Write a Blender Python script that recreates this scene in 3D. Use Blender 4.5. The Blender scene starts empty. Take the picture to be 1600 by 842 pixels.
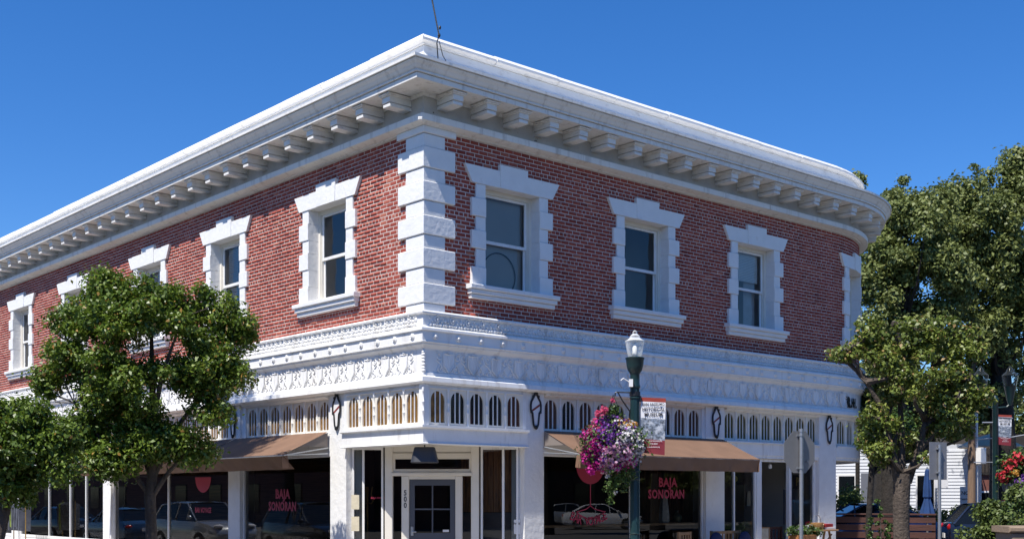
import bpy, bmesh, math, random, zlib
import numpy as np
from mathutils import Vector, Matrix

S = bpy.context.scene
COL = S.collection
R_ = math.radians
random.seed(7)
RNG = np.random.default_rng(11)

# ------------------------------------------------------------------ camera, sky, sun, exposure
CAM = (-12.943, -17.115)
FWD = (0.66013, 0.75115)
RGT = (0.75115, -0.66013)
FOC = 1860.0
cam_d = bpy.data.cameras.new('camera')
cam = bpy.data.objects.new('camera', cam_d)
COL.objects.link(cam)
cam.location = (CAM[0], CAM[1], 1.75)
cam.rotation_euler = (R_(90), 0, math.atan2(-FWD[0], FWD[1]))
cam_d.sensor_width = 36
cam_d.lens = FOC / 1600 * 36
cam_d.shift_y = (775 - 421) / 1600
cam_d.clip_end = 4000
S.camera = cam

SUN = Vector((0.985, 0.175, -1.70)).normalized()
sun_el = math.asin(-SUN.z)
W = bpy.data.worlds.new('World')
S.world = W
W.use_nodes = True
wn = W.node_tree.nodes
sky = wn.new('ShaderNodeTexSky')
sky.sky_type = 'NISHITA'
sky.sun_disc = False
sky.sun_elevation = sun_el
sky.sun_rotation = math.atan2(-SUN.x, -SUN.y)
sky.altitude = 1000
sky.air_density = 1.0
sky.dust_density = 0.4
sky.ozone_density = 6
bg = wn['Background']
bg.inputs[1].default_value = 0.10
hs = wn.new('ShaderNodeHueSaturation')
hs.inputs['Saturation'].default_value = 1.26
hs.inputs['Hue'].default_value = 0.508
W.node_tree.links.new(sky.outputs[0], hs.inputs['Color'])
W.node_tree.links.new(hs.outputs[0], bg.inputs[0])

sd = bpy.data.lights.new('sun', 'SUN')
sd.energy = 4.05
sd.angle = R_(0.53)
sd.color = (1.0, 0.95, 0.87)
so = bpy.data.objects.new('sun', sd)
COL.objects.link(so)
so.rotation_euler = SUN.to_track_quat('-Z', 'Y').to_euler()
so.location = (-20, -5, 40)

S.view_settings.view_transform = 'Standard'
S.view_settings.look = 'None'
S.view_settings.exposure = 0.74
S.view_settings.gamma = 1.0
S.cycles.max_bounces = 6
S.cycles.transparent_max_bounces = 12
S.cycles.diffuse_bounces = 3
S.cycles.glossy_bounces = 3
S.cycles.caustics_reflective = False
S.cycles.caustics_refractive = False


def at(px, t, z=0.0):
    """ground point t metres ahead of the camera along the sight line through a column of the photo"""
    k = (px - 800) / FOC * t
    return Vector((CAM[0] + FWD[0]*t + RGT[0]*k, CAM[1] + FWD[1]*t + RGT[1]*k, z))


def zat(py, t):
    return 1.75 + (775 - py) / FOC * t


# ------------------------------------------------------------------ materials
def _nt(name):
    m = bpy.data.materials.new(name)
    m.use_nodes = True
    return m, m.node_tree.nodes, m.node_tree.links, m.node_tree.nodes['Principled BSDF']


def mat(name, col, rough=0.6, var=0.0, vscale=4.0, bump=0.0, bscale=30.0, metal=0.0, spec=0.5,
        dirt=None, dscale=(3, 3, 0.6), dthr=(0.5, 0.75), coat=0.0, detail=6, stretch=None):
    m, n, l, p = _nt(name)
    p.inputs['Roughness'].default_value = rough
    p.inputs['Metallic'].default_value = metal
    p.inputs['Specular IOR Level'].default_value = spec
    p.inputs['Coat Weight'].default_value = coat
    p.inputs['Base Color'].default_value = (*col, 1)
    tc = n.new('ShaderNodeTexCoord')
    geo = n.new('ShaderNodeNewGeometry')
    src = None
    if var or stretch:
        nz = n.new('ShaderNodeTexNoise')
        nz.inputs['Scale'].default_value = vscale
        nz.inputs['Detail'].default_value = detail
        if stretch:
            mp = n.new('ShaderNodeMapping')
            mp.inputs['Scale'].default_value = stretch
            l.new(geo.outputs['Position'], mp.inputs[0])
            l.new(mp.outputs[0], nz.inputs[0])
        else:
            l.new(geo.outputs['Position'], nz.inputs[0])
        cr = n.new('ShaderNodeValToRGB')
        cr.color_ramp.elements[0].position = 0.3
        cr.color_ramp.elements[1].position = 0.7
        cr.color_ramp.elements[0].color = (*[c*(1-var) for c in col], 1)
        cr.color_ramp.elements[1].color = (*[min(1, c*(1+var)) for c in col], 1)
        l.new(nz.outputs['Fac'], cr.inputs[0])
        src = cr.outputs[0]
    if dirt:
        mp = n.new('ShaderNodeMapping')
        mp.inputs['Scale'].default_value = dscale
        l.new(geo.outputs['Position'], mp.inputs[0])
        nz = n.new('ShaderNodeTexNoise')
        nz.inputs['Scale'].default_value = 1.0
        nz.inputs['Detail'].default_value = 8
        nz.inputs['Roughness'].default_value = 0.65
        l.new(mp.outputs[0], nz.inputs[0])
        cr = n.new('ShaderNodeValToRGB')
        cr.color_ramp.elements[0].position = dthr[0]
        cr.color_ramp.elements[1].position = dthr[1]
        l.new(nz.outputs['Fac'], cr.inputs[0])
        mx = n.new('ShaderNodeMix')
        mx.data_type = 'RGBA'
        if src:
            l.new(src, mx.inputs[6])
        else:
            mx.inputs[6].default_value = (*col, 1)
        mx.inputs[7].default_value = (*dirt, 1)
        l.new(cr.outputs[0], mx.inputs[0])
        src = mx.outputs[2]
    if src:
        l.new(src, p.inputs['Base Color'])
    if bump:
        nz = n.new('ShaderNodeTexNoise')
        nz.inputs['Scale'].default_value = bscale
        nz.inputs['Detail'].default_value = 5
        l.new(geo.outputs['Position'], nz.inputs[0])
        b = n.new('ShaderNodeBump')
        b.inputs['Strength'].default_value = 1.0
        b.inputs['Distance'].default_value = bump
        l.new(nz.outputs['Fac'], b.inputs['Height'])
        l.new(b.outputs[0], p.inputs['Normal'])
    return m


def tone_mat(name, stops, rough=0.7, use_object=False, translucent=0.0, bump=0.0, bscale=60, spec=0.4, mul=None):
    """colour from a per-face 'tone' attribute (or the object's own random number)"""
    m, n, l, p = _nt(name)
    p.inputs['Roughness'].default_value = rough
    p.inputs['Specular IOR Level'].default_value = spec
    if use_object:
        oi = n.new('ShaderNodeObjectInfo')
        src = oi.outputs['Random']
    else:
        a = n.new('ShaderNodeAttribute')
        a.attribute_name = 'tone'
        src = a.outputs['Fac']
    cr = n.new('ShaderNodeValToRGB')
    e = cr.color_ramp.elements
    while len(e) < len(stops):
        e.new(0.5)
    for k, (pos, c) in enumerate(stops):
        e[k].position = pos
        e[k].color = (*c, 1)
    l.new(src, cr.inputs[0])
    colo = cr.outputs[0]
    geo = n.new('ShaderNodeNewGeometry')
    if mul:
        nz = n.new('ShaderNodeTexNoise')
        nz.inputs['Scale'].default_value = mul[0]
        nz.inputs['Detail'].default_value = 6
        l.new(geo.outputs['Position'], nz.inputs[0])
        c2 = n.new('ShaderNodeValToRGB')
        c2.color_ramp.elements[0].position = 0.3
        c2.color_ramp.elements[1].position = 0.7
        c2.color_ramp.elements[0].color = (mul[1],)*3 + (1,)
        c2.color_ramp.elements[1].color = (mul[2],)*3 + (1,)
        l.new(nz.outputs['Fac'], c2.inputs[0])
        mx = n.new('ShaderNodeMix')
        mx.data_type = 'RGBA'
        mx.blend_type = 'MULTIPLY'
        mx.inputs[0].default_value = 1
        l.new(colo, mx.inputs[6])
        l.new(c2.outputs[0], mx.inputs[7])
        colo = mx.outputs[2]
    l.new(colo, p.inputs['Base Color'])
    if bump:
        nz = n.new('ShaderNodeTexNoise')
        nz.inputs['Scale'].default_value = bscale
        l.new(geo.outputs['Position'], nz.inputs[0])
        b = n.new('ShaderNodeBump')
        b.inputs['Distance'].default_value = bump
        l.new(nz.outputs['Fac'], b.inputs['Height'])
        l.new(b.outputs[0], p.inputs['Normal'])
    if translucent:
        tr = n.new('ShaderNodeBsdfTranslucent')
        l.new(colo, tr.inputs[0])
        mx = n.new('ShaderNodeMixShader')
        mx.inputs[0].default_value = translucent
        l.new(p.outputs[0], mx.inputs[1])
        l.new(tr.outputs[0], mx.inputs[2])
        l.new(mx.outputs[0], n['Material Output'].inputs[0])
    return m


def glass_mat(name, ior=1.7, tint=(0.9, 0.93, 0.92), rough=0.0):
    m, n, l, p = _nt(name)
    n.remove(p)
    fr = n.new('ShaderNodeFresnel')
    fr.inputs[0].default_value = ior
    t = n.new('ShaderNodeBsdfTransparent')
    t.inputs[0].default_value = (*tint, 1)
    g = n.new('ShaderNodeBsdfGlossy')
    g.inputs['Roughness'].default_value = rough
    g.inputs[0].default_value = (1, 1, 1, 1)
    mx = n.new('ShaderNodeMixShader')
    l.new(fr.outputs[0], mx.inputs[0])
    l.new(t.outputs[0], mx.inputs[1])
    l.new(g.outputs[0], mx.inputs[2])
    l.new(mx.outputs[0], n['Material Output'].inputs[0])
    return m


M = {}
M['white'] = mat('white_paint', (0.81, 0.805, 0.79), 0.55, 0.04, 3, 0.002, 40, dirt=(0.44, 0.40, 0.35), dscale=(5, 5, 0.9), dthr=(0.53, 0.88))
M['trim'] = mat('cream_trim', (0.74, 0.70, 0.62), 0.5, 0.04, 3)
M['cornice'] = mat('cornice_paint', (0.76, 0.745, 0.71), 0.6, 0.04, 2, 0.002, 25, dirt=(0.30, 0.26, 0.22), dscale=(7, 7, 0.8), dthr=(0.53, 0.90))
M['bracket'] = mat('bracket_paint', (0.74, 0.72, 0.68), 0.6, 0.05, 5, 0.002, 25, dirt=(0.30, 0.26, 0.22), dscale=(5, 5, 22), dthr=(0.54, 0.84))
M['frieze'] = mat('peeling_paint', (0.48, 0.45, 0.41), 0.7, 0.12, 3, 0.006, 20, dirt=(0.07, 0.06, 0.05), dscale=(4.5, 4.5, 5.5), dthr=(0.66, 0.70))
M['parapet'] = mat('parapet_paint', (0.84, 0.835, 0.82), 0.5, 0.03, 3, 0.003, 9, dirt=(0.45, 0.42, 0.40), dscale=(3.5, 3.5, 9), dthr=(0.55, 0.85))
M['stone'] = mat('painted_stone', (0.79, 0.785, 0.775), 0.6, 0.04, 4, 0.009, 11, dirt=(0.55, 0.5, 0.46), dscale=(4, 4, 4), dthr=(0.6, 0.9))
M['stucco'] = mat('rough_stucco', (0.77, 0.765, 0.75), 0.65, 0.04, 4, 0.014, 7, dirt=(0.55, 0.5, 0.46), dscale=(4, 4, 2), dthr=(0.58, 0.88))
M['mortar'] = mat('mortar', (0.66, 0.555, 0.495), 0.9, 0.12, 7, 0.004, 50)
BR = [(0.0, (0.22, 0.044, 0.033)), (0.10, (0.30, 0.062, 0.043)), (0.88, (0.375, 0.088, 0.060)), (1.0, (0.44, 0.15, 0.10))]
M['brick'] = tone_mat('brick_single', BR, 0.85, True, bump=0.004, bscale=70, spec=0.25, mul=(1.3, 0.84, 1.10))
M['bricks'] = tone_mat('brick_field', BR, 0.85, False, bump=0.004, bscale=70, spec=0.25, mul=(1.3, 0.84, 1.10))
M['amber'] = mat('amber_glass', (0.20, 0.105, 0.028), 0.25, 0.4, 9, 0.003, 60)
M['redglass'] = mat('red_brown_glass', (0.075, 0.026, 0.016), 0.2, 0.5, 5, 0.003, 60)
M['olive'] = mat('olive_glass', (0.075, 0.065, 0.018), 0.2, 0.4, 5, 0.003, 60)
M['darkglass'] = mat('dark_glass', (0.02, 0.02, 0.022), 0.1, 0.3, 5)
M['glass'] = glass_mat('window_glass', 1.55)
M['shopglass'] = glass_mat('shop_glass', 1.72, (0.80, 0.82, 0.80))
M['carglass'] = mat('car_glass', (0.006, 0.008, 0.010), 0.08, spec=0.3)
M['room'] = mat('room_paint', (0.66, 0.65, 0.62), 0.8, 0.05, 2)
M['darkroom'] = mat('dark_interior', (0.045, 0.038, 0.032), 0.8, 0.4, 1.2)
M['blindbrown'] = mat('bamboo_blind', (0.085, 0.045, 0.022), 0.8, 0.5, 1.0, stretch=(1.5, 1.5, 55))
M['slat'] = mat('blind_slat', (0.75, 0.76, 0.77), 0.5)
M['cellular'] = mat('cellular_shade', (0.86, 0.88, 0.90), 0.8)
M['curtain'] = mat('curtain', (0.62, 0.62, 0.64), 0.9, 0.1, 6)
M['graycurtain'] = mat('grey_curtain', (0.50, 0.48, 0.46), 0.9, 0.04, 2)
M['awning'] = mat('brown_awning_canvas', (0.185, 0.106, 0.066), 0.85, 0.10, 2.5, 0.003, 18)
M['awnside'] = mat('grey_canvas', (0.20, 0.17, 0.15), 0.9, 0.06, 4)
M['black'] = mat('black_iron', (0.012, 0.012, 0.014), 0.45, 0.2, 8)
M['plaque'] = mat('plaque_white', (0.78, 0.77, 0.76), 0.4)
M['red'] = mat('red_paint', (0.22, 0.028, 0.02), 0.5)
M['pink'] = mat('pink_vinyl', (0.36, 0.022, 0.06), 0.6)
M['door'] = mat('slate_paint', (0.075, 0.083, 0.105), 0.45, 0.06, 3)
M['wood'] = mat('cedar_board', (0.30, 0.13, 0.045), 0.55, 0.45, 3.5, 0.002, 30, stretch=(9, 9, 0.7))
M['counter'] = mat('oak_counter', (0.34, 0.19, 0.085), 0.5, 0.3, 4, stretch=(2, 2, 12))
M['fence'] = mat('redwood_board', (0.060, 0.020, 0.013), 0.7, 0.35, 3, 0.003, 30, stretch=(1, 1, 14))
M['chair'] = mat('chair_wood', (0.26, 0.15, 0.07), 0.55, 0.25, 8)
M['navy'] = mat('navy_cloth', (0.012, 0.022, 0.075), 0.9, 0.2, 5)
M['umbblue'] = mat('blue_canvas', (0.011, 0.045, 0.15), 0.85, 0.2, 5)
M['green'] = mat('green_enamel', (0.010, 0.032, 0.034), 0.35, 0.15, 6)
M['lampglass'] = None
M['steel'] = mat('galvanised_steel', (0.42, 0.44, 0.46), 0.42, 0.10, 9, metal=0.75)
M['signback'] = mat('aluminium_sheet', (0.40, 0.39, 0.39), 0.42, 0.06, 6, metal=0.6)
M['signred'] = mat('sign_red', (0.45, 0.02, 0.02), 0.4)
M['brass'] = mat('brass', (0.42, 0.27, 0.09), 0.5, metal=0.6)
M['banred'] = mat('banner_red', (0.30, 0.045, 0.03), 0.8)
M['banmaroon'] = mat('banner_maroon', (0.21, 0.022, 0.035), 0.8)
M['banwhite'] = mat('banner_white', (0.78, 0.78, 0.80), 0.8)
M['banphoto'] = mat('banner_photo', (0.16, 0.19, 0.24), 0.8, 0.8, 22, dirt=(0.50, 0.53, 0.58), dscale=(9, 9, 11), dthr=(0.50, 0.62))
M['ink'] = mat('dark_ink', (0.03, 0.03, 0.04), 0.7)
M['asphalt'] = mat('asphalt', (0.11, 0.105, 0.10), 0.9, 0.2, 2, 0.003, 120)
M['concrete'] = mat('concrete', (0.42, 0.39, 0.35), 0.85, 0.12, 2, 0.003, 40)
M['bark'] = mat('bark', (0.075, 0.058, 0.045), 0.9, 0.45, 10, 0.03, 22, stretch=(1, 1, 0.25))
M['bark_dark'] = mat('dark_bark', (0.020, 0.016, 0.013), 0.9, 0.4, 8, 0.03, 14)
M['clap'] = mat('clapboard_paint', (0.62, 0.64, 0.68), 0.6, 0.05, 2)
M['pole'] = mat('weathered_pole', (0.20, 0.13, 0.085), 0.85, 0.3, 6, stretch=(8, 8, 0.6))
M['farbrick'] = mat('far_brick', (0.20, 0.075, 0.055), 0.85, 0.25, 9)
M['beige'] = mat('beige_canvas', (0.62, 0.50, 0.36), 0.85)
M['tyre'] = mat('tyre_rubber', (0.02, 0.02, 0.02), 0.8)
M['rim'] = mat('alloy', (0.45, 0.46, 0.48), 0.3, metal=0.9)
M['silver'] = mat('silver_paint', (0.42, 0.44, 0.46), 0.25, metal=0.5, coat=0.8)
M['carwhite'] = mat('car_white', (0.72, 0.73, 0.74), 0.25, coat=0.8)
M['carblue'] = mat('car_blue', (0.028, 0.075, 0.16), 0.22, metal=0.3, coat=0.9)
M['carnavy'] = mat('car_navy', (0.006, 0.010, 0.024), 0.25, metal=0.1, coat=0.5)
M['cardark'] = mat('car_dark', (0.012, 0.014, 0.018), 0.22, coat=0.9)
M['lens'] = mat('lamp_lens', (0.7, 0.7, 0.72), 0.1)
M['tail'] = mat('tail_lens', (0.35, 0.01, 0.01), 0.15)
M['planter'] = mat('planter_block', (0.26, 0.19, 0.13), 0.8, 0.15, 5, 0.004, 30)
M['fabric1'] = mat('grey_cloth', (0.12, 0.13, 0.16), 0.9, 0.3, 5)
M['fabric2'] = mat('green_cloth', (0.28, 0.36, 0.08), 0.9, 0.3, 5)
M['ceramic'] = mat('white_ceramic', (0.62, 0.60, 0.54), 0.5, 0.25, 12)
M['olivepot'] = mat('green_pot', (0.09, 0.11, 0.06), 0.4)
M['shade'] = mat('lamp_shade', (0.45, 0.40, 0.28), 0.8)
M['paper'] = mat('cream_paper', (0.65, 0.58, 0.42), 0.8, 0.1, 12)
M['gold'] = mat('gold_letter', (0.62, 0.40, 0.10), 0.4)
M['poster'] = mat('printed_poster', (0.30, 0.42, 0.36), 0.8, 0.6, 7, dirt=(0.55, 0.40, 0.10), dscale=(5, 5, 5), dthr=(0.55, 0.6))
M['wicker'] = mat('wicker', (0.36, 0.19, 0.07), 0.7, 0.3, 40)
M['redbook'] = mat('red_cover', (0.42, 0.025, 0.02), 0.5)
M['hood'] = mat('hood_enamel', (0.028, 0.031, 0.04), 0.5, 0.1, 4)
M['roof'] = mat('roof_sheet', (0.4, 0.4, 0.4), 0.8, 0.1, 1)
LV = lambda a, b, c, d: [(0, a), (0.4, b), (0.8, c), (1, d)]
M['leafA'] = tone_mat('pear_leaf', LV((0.042, 0.076, 0.012), (0.115, 0.185, 0.022), (0.23, 0.30, 0.042), (0.36, 0.21, 0.05)), 0.42, translucent=0.30, spec=0.5)
M['leafB'] = tone_mat('street_leaf', LV((0.055, 0.082, 0.016), (0.15, 0.20, 0.034), (0.31, 0.35, 0.08), (0.36, 0.24, 0.10)), 0.42, translucent=0.30, spec=0.5)
M['leafC'] = tone_mat('oak_leaf', LV((0.074, 0.100, 0.028), (0.162, 0.195, 0.055), (0.245, 0.275, 0.090), (0.27, 0.28, 0.11)), 0.5, translucent=0.25, spec=0.4)
M['leafD'] = tone_mat('shrub_leaf', LV((0.06, 0.09, 0.02), (0.10, 0.14, 0.03), (0.14, 0.18, 0.05), (0.20, 0.22, 0.08)), 0.5, translucent=0.2)
M['leafE'] = tone_mat('ivy_leaf', LV((0.03, 0.06, 0.012), (0.05, 0.10, 0.02), (0.09, 0.15, 0.03), (0.22, 0.26, 0.10)), 0.5, translucent=0.2)
M['fl_magenta'] = tone_mat('magenta_petal', [(0, (0.40, 0.01, 0.17)), (1, (0.62, 0.03, 0.34))], 0.6, translucent=0.3)
M['fl_purple'] = tone_mat('purple_petal', [(0, (0.10, 0.02, 0.22)), (1, (0.26, 0.09, 0.42))], 0.6, translucent=0.3)
M['fl_pink'] = tone_mat('pale_pink_petal', [(0, (0.60, 0.28, 0.45)), (1, (0.74, 0.52, 0.64))], 0.6, translucent=0.3)
M['fl_white'] = tone_mat('white_petal', [(0, (0.66, 0.62, 0.66)), (1, (0.80, 0.79, 0.76))], 0.6, translucent=0.3)
M['fl_rose'] = tone_mat('rose_petal', [(0, (0.60, 0.06, 0.16)), (1, (0.72, 0.18, 0.30))], 0.6, translucent=0.3)
M['fl_orange'] = tone_mat('orange_petal', [(0, (0.50, 0.22, 0.03)), (1, (0.66, 0.36, 0.06))], 0.6, translucent=0.3)
M['fl_red'] = tone_mat('red_petal', [(0, (0.5, 0.02, 0.03)), (1, (0.65, 0.06, 0.08))], 0.6, translucent=0.3)


def globe_mat(name='lamp_globe', col=(0.82, 0.85, 0.86), blend=0.55):
    m, n, l, p = _nt(name)
    p.inputs['Base Color'].default_value = (*col, 1)
    p.inputs['Roughness'].default_value = 0.12
    t = n.new('ShaderNodeBsdfTransparent')
    t.inputs[0].default_value = (0.93, 0.95, 0.95, 1)
    wv = n.new('ShaderNodeLayerWeight')
    wv.inputs[0].default_value = blend
    mx = n.new('ShaderNodeMixShader')
    l.new(wv.outputs['Facing'], mx.inputs[0])
    l.new(t.outputs[0], mx.inputs[1])
    l.new(p.outputs[0], mx.inputs[2])
    l.new(mx.outputs[0], n['Material Output'].inputs[0])
    return m


M['lampglass'] = globe_mat()
M['shadeglass'] = globe_mat('shaded_globe', (0.07, 0.08, 0.085), 0.4)  # far lamp's globes: tree shade put into the colour as darker glass


# ------------------------------------------------------------------ mesh helpers
class MB:
    def __init__(s):
        s.v = []
        s.f = []

    def add(s, vs, fs):
        o = len(s.v)
        s.v += [tuple(p) for p in vs]
        s.f += [tuple(i + o for i in f) for f in fs]
        return s

    def box(s, x0, x1, y0, y1, z0, z1):
        vs = [(x, y, z) for z in (z0, z1) for y in (y0, y1) for x in (x0, x1)]
        return s.add(vs, [(0, 2, 3, 1), (4, 5, 7, 6), (0, 1, 5, 4), (2, 6, 7, 3), (0, 4, 6, 2), (1, 3, 7, 5)])

    def cbox(s, x0, x1, y0, y1, z0, z1, c=0.008):
        """box whose front (-y) edges are chamfered"""
        vs = [(x0+c, y0, z0+c), (x1-c, y0, z0+c), (x1-c, y0, z1-c), (x0+c, y0, z1-c),
              (x0, y0+c, z0), (x1, y0+c, z0), (x1, y0+c, z1), (x0, y0+c, z1),
              (x0, y1, z0), (x1, y1, z0), (x1, y1, z1), (x0, y1, z1)]
        fs = [(0, 1, 2, 3), (11, 10, 9, 8)]
        for k in range(4):
            j = (k+1) % 4
            fs += [(k, k+4, j+4, j), (k+4, k+8, j+8, j+4)]
        return s.add(vs, fs)

    def prism(s, poly, y0, y1):
        """polygon in x,z extruded along y"""
        n = len(poly)
        vs = [(x, y0, z) for x, z in poly] + [(x, y1, z) for x, z in poly]
        return s.add(vs, [tuple(range(n)), tuple(range(2*n-1, n-1, -1))] + [(k, k+n, (k+1) % n+n, (k+1) % n) for k in range(n)])

    def hprism(s, poly, z0, z1):
        n = len(poly)
        vs = [(x, y, z0) for x, y in poly] + [(x, y, z1) for x, y in poly]
        return s.add(vs, [tuple(range(n-1, -1, -1)), tuple(range(n, 2*n))] + [(k, (k+1) % n, (k+1) % n+n, k+n) for k in range(n)])

    def lathe(s, prof, n=16, c=(0, 0, 0), axis='z', sx=1, sy=1, flute=0):
        vs, fs = [], []
        for r, z in prof:
            for k in range(n):
                a = 2*math.pi*k/n
                rr = r*(1 - flute*(k % 2))
                x, y = rr*math.cos(a)*sx, rr*math.sin(a)*sy
                p = (x, y, z) if axis == 'z' else ((x, z, y) if axis == 'y' else (z, x, y))
                vs.append((p[0]+c[0], p[1]+c[1], p[2]+c[2]))
        m = len(prof)
        for i in range(m-1):
            for k in range(n):
                j = (k+1) % n
                fs.append((i*n+k, i*n+j, (i+1)*n+j, (i+1)*n+k))
        fs.append(tuple(range(n-1, -1, -1)))
        fs.append(tuple((m-1)*n+k for k in range(n)))
        return s.add(vs, fs)

    def tube(s, pts, rad, n=6):
        pts = [Vector(p) for p in pts]
        if not hasattr(rad, '__len__'):
            rad = [rad]*len(pts)
        vs, fs = [], []
        up = None
        for i, p in enumerate(pts):
            d = (pts[min(i+1, len(pts)-1)] - pts[max(i-1, 0)])
            d = d.normalized() if d.length > 1e-9 else Vector((0, 0, 1))
            if up is None:
                up = Vector((0, 0, 1)) if abs(d.z) < 0.9 else Vector((1, 0, 0))
            a = d.cross(up)
            if a.length < 1e-4:
                a = d.cross(Vector((0.3, 1, 0.2)))
            a.normalize()
            b = a.cross(d)
            up = b
            for k in range(n):
                t = 2*math.pi*k/n
                vs.append(p + (a*math.cos(t) + b*math.sin(t))*rad[i])
        for i in range(len(pts)-1):
            for k in range(n):
                j = (k+1) % n
                fs.append((i*n+k, i*n+j, (i+1)*n+j, (i+1)*n+k))
        fs.append(tuple(range(n-1, -1, -1)))
        fs.append(tuple((len(pts)-1)*n+k for k in range(n)))
        return s.add(vs, fs)

    def blob(s, c, r, nu=6, nv=4):
        prof = [(max(1e-4, math.sin(math.pi*i/nv)), -math.cos(math.pi*i/nv)) for i in range(nv+1)]
        o = len(s.v)
        s.lathe(prof, nu)
        for i in range(o, len(s.v)):
            x, y, z = s.v[i]
            s.v[i] = (c[0]+x*r[0], c[1]+y*r[1], c[2]+z*r[2])
        return s

    def xf(s, fn, start=0):
        for i in range(start, len(s.v)):
            s.v[i] = tuple(fn(*s.v[i]))
        return s


MESHES = {}


def mesh_of(name, mb, m, recalc=True, smooth=False, shift=None):
    me = bpy.data.meshes.new(name)
    vs = mb.v if shift is None else [(x-shift[0], y-shift[1], z-shift[2]) for x, y, z in mb.v]
    me.from_pydata(vs, [], mb.f)
    if recalc:
        b = bmesh.new()
        b.from_mesh(me)
        bmesh.ops.recalc_face_normals(b, faces=b.faces)
        b.to_mesh(me)
        b.free()
    if smooth:
        me.polygons.foreach_set('use_smooth', [True]*len(me.polygons))
    if m is not None:
        me.materials.append(m)
    me.update()
    return me


def link(name, me, parent=None, loc=(0, 0, 0), rz=0.0):
    o = bpy.data.objects.new(name, me)
    COL.objects.link(o)
    o.location = loc
    o.rotation_euler = (0, 0, rz)
    if parent:
        o.parent = parent
    return o


def obj(name, mb, m, parent=None, loc=(0, 0, 0), rz=0.0, recalc=True, smooth=False, world=False, kind=None):
    """one mesh object; world=True: the vertices are in world space, so take off the parent's place"""
    sh = None
    if world and parent:
        sh = parent.location
    o = link(name, mesh_of(name, mb, m, recalc, smooth, sh), parent, loc, rz)
    if smooth:
        o.data.set_sharp_from_angle(angle=R_(38))
    if kind:
        o['kind'] = kind
    return o


def thing(name, label, cat, loc=(0, 0, 0), rz=0.0, group=None):
    o = link(name, None, None, loc, rz)
    return tag(o, label, cat, group)


def tag(o, label, cat, group=None):
    o['label'] = label
    o['category'] = cat
    if group:
        o['group'] = group
    return o


def text_mb(s, size, bold=0.0, sx=1.0, spacing=1.0):
    """flat letters in x,z (y = 0), centred"""
    c = bpy.data.curves.new('t', 'FONT')
    c.body = s
    c.size = size
    c.align_x = 'CENTER'
    c.align_y = 'CENTER'
    c.offset = bold
    c.space_character = spacing
    c.resolution_u = 2
    o = bpy.data.objects.new('t', c)
    COL.objects.link(o)
    dg = bpy.context.evaluated_depsgraph_get()
    me = bpy.data.meshes.new_from_object(o.evaluated_get(dg))
    mb = MB()
    mb.v = [(v.co.x*sx, 0.0, v.co.y) for v in me.vertices]
    mb.f = [tuple(p.vertices) for p in me.polygons]
    bpy.data.objects.remove(o)
    bpy.data.curves.remove(c)
    bpy.data.meshes.remove(me)
    return mb


def letters(name, s, size, m, parent, loc=(0, 0, 0), bold=0.0, sx=1.0, rz=0.0, spacing=1.0):
    return obj(name, text_mb(s, size, bold, sx, spacing), m, parent, loc, rz, recalc=False)


def tone_mesh(name, verts, faces4, tone, m):
    """fast quad mesh with a per-face tone"""
    me = bpy.data.meshes.new(name)
    nv, nf = len(verts), len(faces4)
    k = faces4.shape[1]
    me.vertices.add(nv)
    me.vertices.foreach_set('co', verts.astype(np.float32).ravel())
    me.loops.add(nf*k)
    me.loops.foreach_set('vertex_index', faces4.astype(np.int32).ravel())
    me.polygons.add(nf)
    me.polygons.foreach_set('loop_start', (np.arange(nf)*k).astype(np.int32))
    me.update(calc_edges=True)
    a = me.attributes.new('tone', 'FLOAT', 'FACE')
    a.data.foreach_set('value', tone.astype(np.float32))
    me.materials.append(m)
    return me


# ------------------------------------------------------------------ setting: ground, pavements
def struct(name, mb, m):
    o = obj(name, mb, m)
    o['kind'] = 'structure'
    return o


U0, RAD = 12.87, 3.9            # straight length of the right facade, radius of its rounded end
ARC = RAD*math.pi/2

g = MB()
g.add([(-3000, -3000, -0.12), (3000, -3000, -0.12), (3000, 3000, -0.12), (-3000, 3000, -0.12)], [(0, 1, 2, 3)])
struct('road', g, M['asphalt'])


def frame(s):
    """point, tangent and outward normal at running length s along the facades (0 = street corner)"""
    if s < 0:
        return Vector((0, -s, 0)), Vector((0, -1, 0)), Vector((-1, 0, 0))
    if s <= U0:
        return Vector((s, 0, 0)), Vector((1, 0, 0)), Vector((0, -1, 0))
    a = (s-U0)/RAD
    if a <= math.pi/2:
        return (Vector((U0+RAD*math.sin(a), RAD-RAD*math.cos(a), 0)), Vector((math.cos(a), math.sin(a), 0)),
                Vector((math.sin(a), -math.cos(a), 0)))
    return Vector((U0+RAD, RAD+(s-U0-ARC), 0)), Vector((0, 1, 0)), Vector((1, 0, 0))


def ang(s):
    t = frame(s)[1]
    return math.atan2(t.y, t.x)


def P_(s, o, z):
    p, t, n = frame(s)
    q = p + n*o
    return (q.x, q.y, z)


def stations(s0, s1, step=None):
    out = [s0]
    marks = [0.0, U0] + [U0+ARC*k/24 for k in range(1, 25)]
    if step:
        k = math.ceil(s0/step)
        while k*step < s1:
            marks.append(k*step)
            k += 1
    for q in sorted(set(marks)):
        if s0+1e-4 < q < s1-1e-4:
            out.append(q)
    return out + [s1]


def sweep(mb, prof, s0, s1, closed=True, caps=True):
    st = stations(s0, s1)
    o0 = len(mb.v)
    n = len(prof)
    for s in st:
        for (o, z) in prof:
            if abs(s) < 1e-6:
                mb.v.append((-o, -o, z))
            else:
                mb.v.append(P_(s, o, z))
    for i in range(len(st)-1):
        for k in range(n if closed else n-1):
            j = (k+1) % n
            mb.f.append((o0+i*n+k, o0+i*n+j, o0+(i+1)*n+j, o0+(i+1)*n+k))
    if closed and caps:
        mb.f.append(tuple(o0+k for k in range(n)))
        mb.f.append(tuple(o0+(len(st)-1)*n+k for k in reversed(range(n))))
    return mb


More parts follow.
